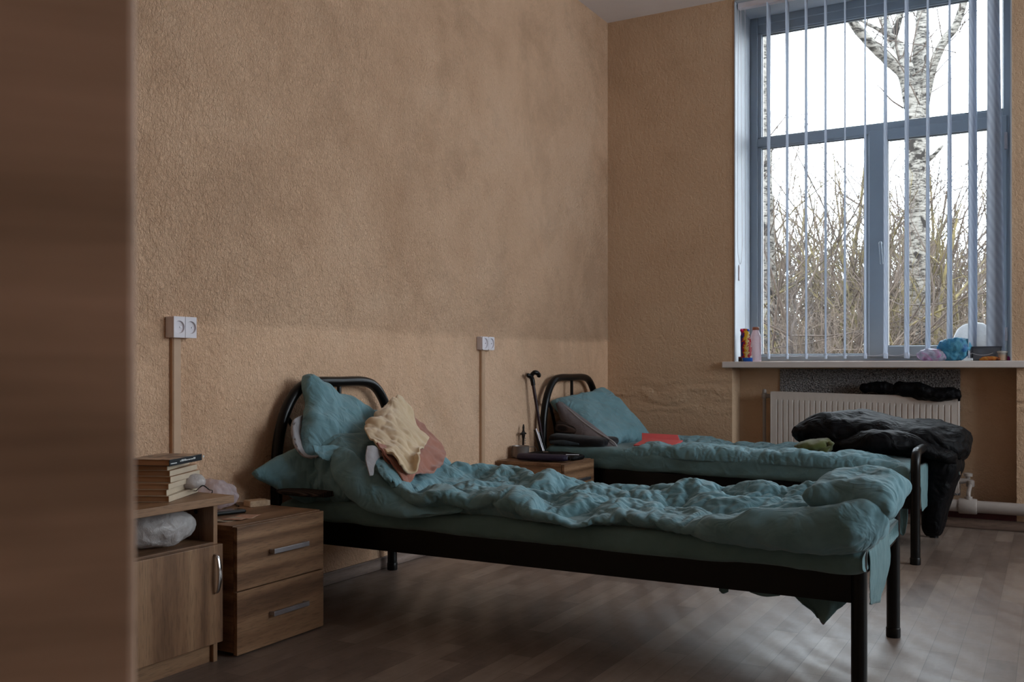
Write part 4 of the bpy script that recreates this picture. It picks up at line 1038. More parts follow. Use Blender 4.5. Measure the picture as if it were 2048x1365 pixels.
BL = [('cream-edged paperback at the bottom of the book stack', .226, .155, .0175, .0, 'cover_cream', 'cover_cream', (.403, 1.895)),
      ('tan paperback second from the bottom of the book stack', .20, .14, .0175, .05, 'cover_cream', 'cover_tan', (.396, 1.893)),
      ('tan paperback third from the bottom of the book stack', .20, .14, .0165, .02, 'cover_cream', 'cover_tan', (.398, 1.898)),
      ('tan paperback in the middle of the book stack', .20, .14, .0170, -.06, 'cover_cream', 'cover_tan', (.383, 1.918)),
      ('tan paperback third from the top of the book stack', .20, .135, .0165, -.03, 'cover_cream', 'cover_tan', (.372, 1.925)),
      ('tan paperback right below the black-spined book', .19, .13, .0160, .04, 'cover_cream', 'cover_tan', (.365, 1.922)),
      ('black-spined book with white lettering on top of the stack', .195, .135, .0195, -.12, 'cover_black', 'cover_art', (.402, 1.898))]
for lab, ln, wd, th, tn, mc, mt, c in BL:
    book(c, zb, ln, wd, th, tn, M[mc], M[mt], lab, lab.startswith('black')); zb += th + .0003

def plastic(name, col, alpha, rough=.28):
    t = NT(name); v = t.coord()
    n = t.noise(v, 34, 4, .65, .8); vo = t.n('TexVoronoi', {'Vector': v, 'Scale': 30.0}).outputs['Distance']
    nm = t.bump(t.math('ADD', n, t.math('MULTIPLY', vo, .6)), .6, .012)
    p = t.n('BsdfPrincipled', {'Base Color': col, 'Roughness': rough, 'Normal': nm, 'Specular IOR Level': .6})
    tl = t.n('BsdfTranslucent', {'Color': col}); tr = t.n('BsdfTransparent', {'Color': (1, 1, 1, 1)})
    m1 = t.n('MixShader', {0: .42, 1: p.outputs[0], 2: tl.outputs[0]})
    m2 = t.n('MixShader', {0: alpha, 1: tr.outputs[0], 2: m1.outputs[0]})
    t.t.links.new(m2.outputs[0], t.out.inputs[0]); return t.m
M['bag_white'] = plastic('white_polythene', srgb(222, 216, 214), .97)
M['bag_clear'] = plastic('clear_polythene', srgb(226, 214, 222), .55, .2)
def blob(c, r, seed, layers, n=40, e=2.2):
    g = loft([((c[0] - r[0] * .98, c[1], c[2]), (0, r[1] * .25, 0), (0, 0, r[2] * .3)), ((c[0] - r[0] * .7, c[1], c[2]), (0, r[1] * .8, 0), (0, 0, r[2] * .8)), ((c[0], c[1], c[2]), (0, r[1], 0), (0, 0, r[2])),
              ((c[0] + r[0] * .7, c[1], c[2]), (0, r[1] * .8, 0), (0, 0, r[2] * .8)), ((c[0] + r[0] * .98, c[1], c[2]), (0, r[1] * .25, 0), (0, 0, r[2] * .3))], n, n, e)
    g = disp(g, layers); V = np.array(g[0]); V[:, 2] = np.maximum(V[:, 2], c[2] - r[2]); return V, g[1]
# white bags on the open shelf
w1 = obj('plastic_bag', blob((.24, 1.94, .424), (.14, .133, .0555), 2, [(.012, (9, 9, 9), 'n', 3), (.010, (16, 16, 16), 'r', 8)], 56), M['bag_white'], auto=0)
tag(w1, 'large crinkled white plastic bag filling the open shelf of the nightstand', 'bag', 'white bags on the shelf')
w2 = obj('plastic_bag', blob((.315, 1.735, .395), (.06, .07, .0265), 5, [(.008, (14, 14, 14), 'r', 4)], 40), M['bag_white'], auto=0)
tag(w2, 'small white plastic bag at the front left of the open shelf', 'bag', 'white bags on the shelf')
# a white bag lying on the bottom book, against the stack
w3 = obj('paper_packet', blob((.30, 2.055, .5525), (.058, .036, .021), 7, [(.005, (10, 10, 10), 'n', 3), (.003, (22, 22, 22), 'r', 6)], 36), M['bag_white'], auto=0)
tag(w3, 'crumpled white packet tucked behind the stack of books', 'packet')
# clear bag and black cord behind
cbg = obj('clear_plastic_bag', blob(tuple(onx(426, 990, .13)), (.07, .056, .044), 3, [(.030, (11, 11, 11), 'n', 3), (.014, (17, 17, 17), 'r', 4)], 52), M['bag_clear'], auto=0)
tag(cbg, 'clear crumpled plastic bag with a drawstring between the two nightstands', 'bag')
cd = obj('black_string', tube(smooth_path([onz(392, 983, .517), onz(400, 975, .54), onz(407, 972, .545), onz(418, 980, .53), onz(424, 986, .50), (.235, 2.16, .44), (.21, 2.24, .411), onz(462, 1009, .413), onz(478, 1013, .411), onz(465, 1004, .411)], 6), .0018, 7), M['black'])
tag(cd, 'thin black string hanging over the nightstand edge beside the clear bag', 'string')
# on the drawer nightstand
ph = thing('telephone', tuple(onz(455, 1026, .408)), 'black mobile phone lying on the nearer drawer nightstand', 'phone')
pc = onz(455, 1026, .408)
obj('case', obox((pc[0] - .02, pc[1] - .085), (.25, .968), (.968, -.25), .13, .05, .4085, .421), M['black'], ph, smooth=False, bevel=.005)
obj('screen', obox((pc[0] - .016, pc[1] - .079), (.25, .968), (.968, -.25), .115, .041, .421, .4218), plain('phone_glass', srgb(14, 16, 20), .08, spec=.8), ph, smooth=False)
nc = onz(452, 1041, .408)
M['note'] = plain('printed_note', srgb(176, 158, 136), .8, var=.12, vscale=60); M['note2'] = plain('pink_note', srgb(186, 142, 118), .8, var=.12, vscale=60)
n1 = obj('banknote', grid(lambda u, v: (nc[0] - .04 + .07 * u + .02 * v, nc[1] - .07 + .03 * u + .12 * v, .4086 + .003 * math.sin(5 * v + 2 * u) ** 2), 12, 12), M['note'], auto=0); tag(n1, 'pale paper slip lying below the phone on the nightstand', 'paper', 'papers by the phone')
n2 = obj('banknote', grid(lambda u, v: (nc[0] - .005 + .062 * u - .02 * v, nc[1] - .02 + .03 * u + .11 * v, .4092 + .004 * math.sin(4 * v + 1) ** 2), 12, 12), M['note2'], auto=0); tag(n2, 'pinkish paper slip reaching the nightstand edge in front of the phone', 'paper', 'papers by the phone')
for q in (n1, n2):
    s_ = q.modifiers.new('t', 'SOLIDIFY'); s_.thickness = .0004
bx = thing('small_box', (.09, 2.5, .408), 'small pale wooden box at the back of the nearer drawer nightstand', 'box')
obj('tray', obox((.155, 2.462), (.32, .947), (-.947, .32), .078, .05, .4085, .428), plain('pale_card', srgb(208, 182, 152), .7), bx, smooth=False, bevel=.001)
obj('sleeve', obox((.157, 2.463), (.32, .947), (-.947, .32), .066, .053, .4082, .4295), plain('pale_card_sleeve', srgb(196, 166, 134), .7, var=.1, vscale=90), bx, smooth=False, bevel=.001)

# ---------------------------------------------------------------- far nightstand
zt2 = .4025
M['alu'] = plain('dull_aluminium', srgb(150, 140, 134), .42, .5, var=.06, vscale=20)
mg = thing('metal_mug', (.05, 4.60, zt2), 'dull aluminium mug with a handle standing on the far nightstand', 'mug')
obj('bowl', lathe([(.038, 0), (.045, .004), (.048, .012), (.048, .066), (.0495, .068), (.047, .068), (.0455, .064), (.045, .012), (.02, .009)], (.062, 4.60, zt2), 32, cap=False), M['alu'], mg, auto=50)
obj('bottom', lathe([(.001, 0), (.04, .0005)], (.062, 4.60, zt2), 24, cap=False), M['alu'], mg)
obj('handle', tube(smooth_path([(.09, 4.64, zt2 + .06), (.112, 4.668, zt2 + .058), (.12, 4.678, zt2 + .042), (.112, 4.668, zt2 + .022), (.094, 4.642, zt2 + .014)], 6), .0035, 8, flat=(.5, 1.6)), M['alu'], mg)
M['ornament'] = plain('blackened_metal', srgb(44, 36, 34), .45, .5, var=.1)
og = thing('ornament', (.03, 4.70, zt2), 'small dark ornament with pale beads standing upright behind the metal mug', 'ornament')
ob_ = np.array((.03, 4.685, zt2))
obj('stem', tube(smooth_path([ob_, ob_ + (0, .002, .06), ob_ + (0, .004, .12), ob_ + (0, .006, .178)], 4), [.010] * 3 + [.006] * 9 + [.004], 10), M['ornament'], og)
obj('figure', join(loft([(ob_ + (0, .004, .095), (.006, 0, 0), (0, .006, 0)), (ob_ + (0, .004, .12), (.009, 0, 0), (0, .011, 0)), (ob_ + (0, .005, .14), (.008, 0, 0), (0, .009, 0)), (ob_ + (0, .006, .152), (.004, 0, 0), (0, .004, 0)), (ob_ + (0, .006, .165), (.006, 0, 0), (0, .007, 0)), (ob_ + (0, .006, .182), (.002, 0, 0), (0, .002, 0))], 30, 16),
                   tube([ob_ + (.0, -.026, .128), ob_ + (0, .0, .136), ob_ + (0, .032, .128)], [.005, .007, .005], 10)), M['ornament'], og)
obj('beads', join(*[lathe([(.001, -.004), (.0035, -.002), (.004, 0), (.0035, .002), (.001, .004)], ob_ + (.012, .008 + .004 * math.sin(k), .02 + .014 * k), 8) for k in range(7)]), plain('pale_bead', srgb(206, 196, 186), .3), og)
# walking cane leaning on the wall beside the far headboard
def P3(u, v, X): return onx(u, v, X)
cn = thing('walking_cane', tuple(P3(1088, 912, .085)), 'black and wine coloured walking cane with a crutch handle leaning on the wall', 'cane')
M['wine'] = plain('wine_lacquer', srgb(44, 20, 28), .3, var=.05)
b0, b1 = P3(1091, 922, .09), P3(1066, 768, .045)
obj('shaft', tube([b0, b1], .0095, 14), M['wine'], cn)
obj('collar', tube([b1 + (b1 - b0) * -.02, b1 + (b1 - b0) * .06], .0125, 14), M['black'], cn)
tp = b1 + (b1 - b0) * .06
obj('handle', tube(smooth_path([P3(1066, 766, .045), P3(1063, 756, .04), P3(1056, 751, .035), P3(1053, 750, .03)], 5) , [.013] * 10 + [.012, .011, .010, .009, .008, .007], 12), M['black'], cn)
obj('handle_hook', tube(smooth_path([P3(1062, 757, .04), P3(1064, 750, .045), P3(1068, 746, .055), P3(1073, 746, .065), P3(1078, 750, .07), P3(1077, 753, .072)], 5), [.012] * 10 + [.0135] * 8 + [.012] * 7 + [.009], 12), M['black'], cn)
obj('rubber_foot', tube([b0 + (b0 - b1) * .0, b0 - (b0 - b1) * .05], .0135, 12), M['black'], cn)
fc = thing('folding_stick', tuple(P3(1084, 900, .14)), 'short black stick with two silvery stripes leaning beside the walking cane', 'stick')
obj('sections', join(tube([P3(1070, 860, .11), P3(1083, 904, .145)], .008, 10), tube([P3(1080, 864, .12), P3(1091, 904, .145)], .007, 10)), M['black'], fc)
obj('silver_strip', tube([P3(1071.5, 858, .118), P3(1085.5, 903, .153)], .005, 8), M['steel'], fc)
obj('silver_strip', tube([P3(1076.5, 864, .122), P3(1088.5, 903, .151)], .0028, 8), M['steel'], fc)
# dark folded umbrella and black pouch
M['purple'] = plain('dark_purple_nylon', srgb(34, 28, 56), .5, var=.1, vscale=40, bump=.3, bscale=90)
um = thing('folded_umbrella', (.22, 4.55, zt2), 'dark purple folded umbrella lying at the front of the far nightstand', 'umbrella')
a_, b_ = np.array((.135, 4.475, zt2 + .022)), np.array((.40, 4.505, zt2 + .022))
obj('canopy_bundle', disp(loft([(a_ - (.012, 0, 0), (0, .012, 0), (0, 0, .008)), (a_, (0, .026, 0), (0, 0, .0165)), ((a_ + b_) / 2, (0, .034, 0), (0, 0, .0175)), (b_ - (.03, 0, 0), (0, .03, 0), (0, 0, .0165)), (b_, (0, .014, 0), (0, 0, .01))], 50, 24), [(.003, (5, 60, 60), 'r', 3)]), M['purple'], um, auto=0)
obj('grip', tube([b_ - (.01, 0, 0), b_ + (.012, .004, 0)], .011, 12), M['black'], um)
obj('wrist_strap', tube(smooth_path([b_ - (.02, -.02, -.012), b_ - (.08, -.03, -.02), b_ - (.15, -.012, -.022), b_ - (.2, .01, -.016), b_ - (.17, .022, -.012), b_ - (.1, .016, -.014)], 5), .004, 8, flat=(.5, 1.5)), M['black_cloth'], um)
pu = thing('black_pouch', (.25, 4.66, zt2), 'flat black pouch with a bright buckle lying on the far nightstand', 'pouch')
obj('body', disp(loft([((.10, 4.64, zt2 + .018), (0, .05, 0), (0, 0, .009)), ((.14, 4.64, zt2 + .018), (0, .085, 0), (0, 0, .0165)), ((.28, 4.65, zt2 + .018), (0, .09, 0), (0, 0, .0165)), ((.375, 4.66, zt2 + .014), (0, .075, 0), (0, 0, .012)), ((.395, 4.66, zt2 + .012), (0, .05, 0), (0, 0, .007))], 40, 28, 3), [(.004, (18, 18, 18), 'r', 3)]), M['black_cloth'], pu, auto=0)
obj('buckle', obox((.205, 4.595), (.96, .28), (-.28, .96), .03, .014, zt2 + .036, zt2 + .042), M['chrome'], pu, smooth=False, bevel=.002)
obj('clasp', tube([(.34, 4.60, zt2 + .031), (.39, 4.66, zt2 + .028)], .0025, 8), M['steel'], pu)

# ---------------------------------------------------------------- window sill
zs = .9425
S = lambda u, v, Y=5.93: ony(u, v, Y)
bo = thing('milk_bottle', (1.0, 5.965, zs), 'white ribbed plastic bottle with a brown cap on the window sill', 'bottle')
xb, yb_ = 1.0, 5.96
M['bottle'] = plastic('pinkish_white_plastic', srgb(232, 216, 222), .95, .3)
prof = [(.030, 0), (.034, .003)]
for k in range(13): prof += [(.0345, .008 + k * .0095), (.0325, .0125 + k * .0095)]
prof += [(.034, .135), (.033, .15), (.028, .17), (.021, .188), (.0185, .195), (.0185, .2)]
obj('body', lathe(prof, (xb, yb_, zs), 28), M['bottle'], bo, auto=60)
obj('cap', lathe([(.0205, .198), (.0215, .2), (.0215, .214), (.019, .217)], (xb, yb_, zs), 24), plain('brown_cap', srgb(176, 108, 78), .45), bo)
# colourful packet
def packet_mat():
    t = NT('printed_packet'); v = t.coord(scale=(1, 1, 1))
    sep = t.n('SeparateXYZ', {'Vector': v})
    n = t.noise(v, 24, 3, .6, 1.0)
    f = t.math('ADD', t.math('MULTIPLY', sep.outputs['X'], 9.0), t.math('MULTIPLY', n, .9))
    c = t.ramp(f, [(.0, srgb(34, 70, 160)), (.22, srgb(30, 60, 150)), (.3, srgb(190, 46, 60)), (.42, srgb(224, 190, 60)), (.55, srgb(236, 224, 160)), (.66, srgb(196, 60, 70)), (.8, srgb(232, 226, 220))], 'CONSTANT')
    c = t.mix(t.ramp(sep.outputs['Z'], [(0, 1), (.023, 0)], 'CONSTANT'), c, srgb(44, 120, 226))
    p = t.n('BsdfPrincipled', {'Base Color': c, 'Roughness': .35}); tl = t.n('BsdfTranslucent', {'Color': c})
    m = t.n('MixShader', {0: .5, 1: p.outputs[0], 2: tl.outputs[0]}); t.t.links.new(m.outputs[0], t.out.inputs[0]); return t.m
M['packet'] = packet_mat()
pk = thing('snack_packet', (.945, 5.94, zs), 'red, yellow and blue printed packet leaning beside the white bottle', 'packet')
pg = loft([((.955, 5.93, zs + .001), (.034, .0, 0), (0, .010, 0)), ((.952, 5.93, zs + .03), (.034, .0, 0), (0, .022, 0)), ((.948, 5.932, zs + .10), (.032, .0, 0), (0, .024, 0)), ((.940, 5.935, zs + .17), (.026, .0, 0), (0, .014, 0)), ((.932, 5.937, zs + .205), (.022, .0, 0), (0, .002, 0))], 40, 28)
obj('pouch', disp(pg, [(.003, (20, 20, 20), 'r', 2)]), M['packet'], pk, auto=0)
obj('cap', lathe([(.001, -.011), (.008, -.007), (.011, 0), (.008, .007), (.001, .011)], (.920, 5.928, zs + .196), 14), plain('magenta_plastic', srgb(214, 20, 80), .35), pk, label='magenta ball at the packet top')
obj('blue_corner', lathe([(.001, -.009), (.008, -.006), (.010, 0), (.007, .007), (.001, .010)], (.957, 5.94, zs + .196), 12), plain('blue_plastic', srgb(52, 84, 200), .35), pk)
dk = thing('small_jar', (.918, 5.945, zs), 'small dark round tin at the left end of the window sill', 'tin')
obj('tin_body', lathe([(.017, 0), (.018, .002), (.018, .02), (.017, .022)], (.918, 5.925, zs), 20), plain('black_tin', srgb(24, 20, 26), .4), dk)
obj('lid', lathe([(.0185, .021), (.0185, .028), (.016, .03)], (.918, 5.925, zs), 20), plain('dark_red_lid', srgb(110, 24, 30), .4), dk)
yl = thing('yellow_tube', (.912, 5.97, zs), 'slim yellow tube standing between the reveal and the printed packet', 'tube')
obj('tube_body', loft([((.915, 5.965, zs), (.012, 0, 0), (0, .012, 0)), ((.915, 5.965, zs + .05), (.012, 0, 0), (0, .012, 0)), ((.913, 5.967, zs + .14), (.013, 0, 0), (0, .006, 0)), ((.912, 5.968, zs + .165), (.013, 0, 0), (0, .001, 0))], 24, 18), plain('amber_tube', srgb(206, 170, 92), .4), yl)
obj('tube_cap', lathe([(.011, 0), (.0125, .001), (.0125, .018)], (.915, 5.965, zs), 16), plain('tube_cap_black', srgb(30, 26, 28), .4), yl)
# bags and tubs at the right end
def bag_mat(name, stops, alpha=.9):
    t = NT(name); v = t.coord(); n = t.noise(v, 11, 3, .6, .8)
    c = t.ramp(n, stops); vo = t.noise(v, 40, 4, .7, .8)
    nm = t.bump(vo, .7, .01)
    p = t.n('BsdfPrincipled', {'Base Color': c, 'Roughness': .35, 'Normal': nm}); tl = t.n('BsdfTranslucent', {'Color': c})
    m = t.n('MixShader', {0: .4, 1: p.outputs[0], 2: tl.outputs[0]}); t.t.links.new(m.outputs[0], t.out.inputs[0]); return t.m
wbg = disp(loft([((x, 6.06, zs + .001 + .108 * k), (0, .034 * min(1, k * 1.3), 0), (0, 0, .107 * k)) for x, k in ((2.122, .25), (2.128, .62), (2.15, .86), (2.19, .98), (2.24, 1.0), (2.285, .97), (2.30, .8), (2.304, .4))], 50, 36, 3.2), [(.005, (9, 9, 9), 'n', 3), (.003, (20, 20, 20), 'r', 4)])
wbv = np.array(wbg[0]); wbv[:, 2] = np.maximum(wbv[:, 2], zs)
wb = obj('white_bag', (wbv, wbg[1]), plastic('white_translucent_bag', srgb(240, 240, 240), .95), auto=0)
tag(wb, 'white rounded bag standing behind the turquoise bag on the window sill', 'bag', 'bags on the window sill')
tb = obj('turquoise_bag', blob((2.135, 5.945, zs + .062), (.085, .042, .0615), 4, [(.014, (11, 11, 11), 'n', 5), (.010, (20, 20, 20), 'r', 6)], 52), bag_mat('turquoise_film', [(.35, srgb(70, 150, 190)), (.5, srgb(110, 186, 210)), (.66, srgb(60, 120, 190))]), auto=0)
tag(tb, 'crumpled turquoise plastic bag at the right of the window sill', 'bag', 'bags on the window sill')
pb = obj('pastel_bag', blob((2.03, 5.935, zs + .034), (.085, .035, .0335), 6, [(.010, (12, 12, 12), 'n', 7), (.007, (22, 22, 22), 'r', 2)], 46), bag_mat('pastel_film', [(.3, srgb(190, 200, 220)), (.45, srgb(206, 206, 222)), (.56, srgb(214, 150, 196)), (.7, srgb(70, 110, 200))]), auto=0)
tag(pb, 'pastel pink and blue plastic bag in front of the turquoise bag', 'bag', 'bags on the window sill')
ty = thing('plastic_tray', (2.30, 5.945, zs), 'grey translucent tray standing behind the orange packet on the sill', 'tray')
x0, x1 = 2.235, 2.375
obj('tray_walls', join(box(x0, x1, 5.985, 5.987, zs, zs + .075), box(x0, x0 + .002, 5.93, 5.985, zs, zs + .075), box(x1 - .002, x1, 5.93, 5.985, zs, zs + .075), box(x0, x1, 5.93, 5.932, zs, zs + .075), box(x0, x1, 5.93, 5.987, zs, zs + .002)), plastic('grey_clear_plastic', srgb(120, 124, 132), .6), ty, smooth=False)
obj('rim', frame_rect(x0 - .004, x1 + .004, zs + .074, zs + .08, .006, 5.926, 5.991) if False else join(box(x0 - .004, x1 + .004, 5.926, 5.932, zs + .073, zs + .08), box(x0 - .004, x1 + .004, 5.985, 5.991, zs + .073, zs + .08), box(x0 - .004, x0 + .002, 5.93, 5.99, zs + .073, zs + .08), box(x1 - .002, x1 + .004, 5.93, 5.99, zs + .073, zs + .08)), M['seal'], ty, smooth=False)
op_ = obj('orange_packet', disp(loft([((2.27, 5.905, zs + .006), (0, .012, 0), (0, 0, .004)), ((2.29, 5.908, zs + .011), (0, .018, 0), (0, 0, .010)), ((2.33, 5.908, zs + .012), (0, .018, 0), (0, 0, .011)), ((2.372, 5.906, zs + .010), (0, .014, 0), (0, 0, .007))], 30, 20), [(.002, (30, 30, 30), 'r', 1)]), bag_mat('orange_film', [(.36, srgb(120, 66, 40)), (.46, srgb(214, 130, 60)), (.6, srgb(230, 180, 90))]), auto=0)
tag(op_, 'flat orange foil packet lying in front of the grey tray on the sill', 'packet')
tu = thing('food_tub', (2.375, 5.94, zs), 'small clear tub of amber food with a whitish lid on the sill', 'tub')
obj('tub_wall', lathe([(.026, 0), (.028, .001), (.0305, .045)], (2.376, 5.955, zs), 26), plastic('clear_tub', srgb(232, 222, 206), .45), tu)
obj('filling', lathe([(.025, .002), (.027, .004), (.0285, .03), (.02, .033)], (2.376, 5.955, zs), 22), plain('amber_filling', srgb(198, 138, 78), .5, var=.15, vscale=80), tu)
obj('lid', lathe([(.031, .044), (.033, .045), (.033, .052), (.028, .054)], (2.376, 5.955, zs), 26), plastic('whitish_lid', srgb(232, 230, 222), .9), tu)
mgt = obj('magenta_cap', lathe([(.010, 0), (.012, .002), (.012, .014), (.009, .021), (.004, .025)], (2.408, 5.965, zs), 16), plain('magenta_cap_plastic', srgb(160, 40, 120), .4)); tag(mgt, 'tiny magenta cap in the right corner of the window sill', 'cap')
# ================================================================ outside the window
structure(obj('ground', grid(lambda u, v: (-22 + 50 * u, 6.6 + 40 * v, -.45 + .9 * v ** 1.3 + .12 * fbm((u * 14, v * 12, 2))), 60, 50), plain('winter_ground', srgb(92, 80, 64), .95, var=.25, vscale=2.5, bump=.4, bscale=20), auto=0))
def bark():
    t = NT('poplar_bark'); v = t.coord()
    n1 = t.noise(t.coord(scale=(1, 1, 3.2)), 9, 5, .7, .8)
    n2 = t.noise(t.coord(scale=(1, 1, 6)), 16, 4, .7)
    big = t.noise(v, 1.6, 3)
    z = t.n('SeparateXYZ', {'Vector': v}).outputs['Z']
    low = t.ramp(t.math('ADD', t.math('MULTIPLY', z, .33), t.math('MULTIPLY', big, .25)), [(.42, 1), (.75, 0)])
    knots = t.ramp(t.math('ADD', t.noise(t.coord(scale=(1, 1, .75)), 5.5, 3, .5, .4), t.math('MULTIPLY', z, -.028)), [(.50, 0), (.53, 1)])
    f = t.math('SUBTRACT', t.math('ADD', t.math('MULTIPLY', n1, .65), t.math('MULTIPLY', n2, .35)), t.math('MULTIPLY', low, .2))
    c = t.ramp(f, [(.40, srgb(24, 22, 20)), (.455, srgb(52, 49, 46)), (.50, srgb(104, 100, 94)), (.60, srgb(124, 120, 114))])
    c = t.mix(knots, c, srgb(36, 33, 31))
    return t.finish(c, .9, t.bump(f, .6, .02), 0, .2)
M['bark'] = bark()
M['twig'] = plain('twig_bark', srgb(74, 62, 54), .9, var=.2, vscale=4)
M['twig_lichen'] = plain('lichened_branch', srgb(104, 92, 56), .9, var=.3, vscale=5)
M['twig_grey'] = plain('grey_brush', srgb(104, 90, 78), .9, var=.2, vscale=5)
DW = 11.0
def at(u, v, w=DW):
    a = (u - CX) / F
    return np.array((CAM[0] + w * (FWD[0] + a * RGT[0]), w * (FWD[1] + a * RGT[1]), CAM[2] + w * (HZ - v) / F))
def limb(pts, r0, r1, n=5, sides=14):
    p = smooth_path(pts, n); k = len(p)
    return tube(p, [r0 + (r1 - r0) * i / (k - 1) for i in range(k)], sides)
def twigs(pts, r, rs, step=3, ln=.5, mats=None):
    out = []
    p = smooth_path(pts, 5)
    for i in range(2, len(p) - 1, step):
        d = np.array(p[i + 1]) - np.array(p[i]); d /= np.linalg.norm(d)
        q = d + rs.normal(0, .55, 3); q[2] += .15; q /= np.linalg.norm(q)
        L = ln * rs.uniform(.5, 1.3); a = np.array(p[i])
        b = a + q * L * .5 + rs.normal(0, .03, 3); c = b + q * L * .5 + np.array((0, 0, .06)) + rs.normal(0, .05, 3)
        out.append(tube([a, b, c], [r, r * .7, r * .35], 5))
        for s in (b,):
            e = s + (q + rs.normal(0, .6, 3)) * L * .4; out.append(tube([s, e], [r * .6, r * .3], 4))
    return out
rs = np.random.RandomState(5)
tt = thing('tree', tuple(at(1842, 900) * (1, 1, 0) + (0, 0, -.4)), 'big pale barked poplar forking high up outside the right half of the window', 'tree', 'bare trees outside the window')
trunk = smooth_path([at(1846, 960), at(1843, 760), at(1836, 600), at(1834, 450), at(1833, 300), at(1831, 215), at(1829, 180)], 8)
nT = len(trunk)
g = tube(trunk, [.165 - .055 * min(1, i / (nT * .55)) for i in range(nT)], 28)
g = disp(g, [(.012, (4, 4, 3), 'n', 2), (.008, (12, 12, 8), 'r', 5)])
obj('trunk', g, M['bark'], tt, auto=0)
br_ = [([at(1822, 215), at(1808, 150, 10.9), at(1775, 118, 10.8), at(1735, 80, 10.6), at(1700, 35, 10.4), at(1672, -30, 10.2), at(1640, -110, 10)], .075, .03),
       ([at(1828, 190), at(1806, 110, 11.1), at(1786, 80, 11.3), at(1768, 40, 11.5), at(1752, -10, 11.7), at(1735, -90, 12)], .075, .035),
       ([at(1834, 195), at(1838, 130, 11.1), at(1842, 70, 11.2), at(1846, 10, 11.3), at(1852, -80, 11.5)], .085, .055),
       ([at(1842, 245), at(1853, 180, 10.9), at(1868, 125, 10.8), at(1890, 80, 10.7), at(1912, 50, 10.6), at(1930, -5, 10.5), at(1950, -80, 10.4)], .06, .03),
       ([at(1790, 75, 11.2), at(1760, 60, 11.0), at(1720, 40, 10.8), at(1690, 20, 10.7)], .022, .008),
       ([at(1786, 80, 11.3), at(1800, 30, 11.2), at(1812, -30, 11.1)], .04, .025),
       ([at(1858, 318), at(1866, 312, 10.9), at(1886, 291, 10.8)], .032, .012)]
for P, a, b in br_:
    obj('branch', disp(limb(P, a, b, 6, 16), [(.008, (9, 9, 9), 'r', 3)]), M['bark'], tt, auto=0)
tw = []
for P, a, b in br_[:6]: tw += twigs(P, .008, rs, 2, .55)
tw += [limb([at(1912, 105, 10.6), at(1850, 92, 10.7), at(1790, 82, 10.8), at(1715, 70, 10.9), at(1670, 60, 11)], .007, .004, 4, 5), limb([at(1806, 216), at(1782, 200, 10.9), at(1765, 180, 10.8), at(1750, 167, 10.8)], .012, .004, 4, 6),
       limb([at(1840, 210, 10.8), at(1800, 130, 10.7), at(1760, 88, 10.6), at(1725, 72, 10.6)], .008, .004, 4, 5), limb([at(1868, 150, 10.8), at(1890, 125, 10.7), at(1912, 105, 10.6)], .008, .004, 4, 5), limb([at(1820, 125, 10.7), at(1832, 60, 10.6), at(1845, 20, 10.6)], .009, .004, 4, 5)]
o = obj('twigs', join(*tw), M['twig'], tt, auto=0); o['kind'] = 'stuff'
# darker trunk half hidden by the left window frame
t2 = thing('tree', tuple(at(1528, 900, 12) * (1, 1, 0) + (0, 0, -.3)), 'darker rough trunk half hidden behind the left window frame', 'tree', 'bare trees outside the window')
g = tube(smooth_path([at(1556, 960, 12), at(1545, 740, 12), at(1536, 600, 12), at(1528, 450, 12), at(1524, 300, 12), at(1518, 100, 12), at(1512, -60, 12)], 8), .11, 22)
obj('trunk', disp(g, [(.014, (5, 5, 4), 'n', 4), (.012, (14, 14, 7), 'r', 9)]), M['bark'], t2, auto=0)
o = obj('twigs', join(*twigs([at(1540, 640, 12), at(1532, 450, 12), at(1524, 250, 12)], .010, rs, 1, .8)), M['twig'], t2, auto=0)

# bare shrubs: stems fanning out, branching three times
def shrub(seed, h, nst, spread, r0):
    r = np.random.RandomState(seed); S, T = [], []
    def grow(p, d, L, rad, depth):
        n = 5 if depth == 0 else 4
        pts = [p]; q = p.copy(); dd_ = d.copy()
        for k in range(n):
            dd_ = dd_ + r.normal(0, .16 if depth == 0 else .24, 3); dd_[2] += .05; dd_ /= np.linalg.norm(dd_)
            q = q + dd_ * L / n; pts.append(q.copy())
        sd = 7 if depth == 0 else (5 if depth == 1 else 3)
        (S if depth == 0 else T).append(tube(pts, [rad * (1 - .7 * i / n) for i in range(n + 1)], sd, caps=False))
        if depth < 3:
            m = (5, 4, 3)[depth]
            for k in range(m):
                i = 1 + int(r.uniform(.15, 1) * (n - 1)); a = pts[i]
                e = (pts[i] - pts[i - 1]) / np.linalg.norm(pts[i] - pts[i - 1]) + r.normal(0, .62, 3); e[2] += .12; e /= np.linalg.norm(e)
                grow(a, e, L * r.uniform(.35, .6), rad * .45, depth + 1)
    for k in range(nst):
        a = r.uniform(0, 2 * PI); d = np.array((math.cos(a) * spread * r.uniform(.3, 1), math.sin(a) * spread * r.uniform(.3, 1), 1.0)); d /= np.linalg.norm(d)
        grow(np.array((math.cos(a) * .12, math.sin(a) * .12, -.05)), d, h * r.uniform(.75, 1.05), r0 * r.uniform(.7, 1.2), 0)
    return join(*S), join(*T)
kinds = []
def make_shrub(label, seed, h, nst, spread, r0, m1, m2):
    s, t = shrub(seed, h, nst, spread, r0)
    e = thing('bare_shrub', (0, 0, 0), label, 'shrub', 'bare shrubs outside the window')
    obj('stems', s, m1, e, auto=0); o = obj('twigs', t, m2, e, auto=0)
    return e
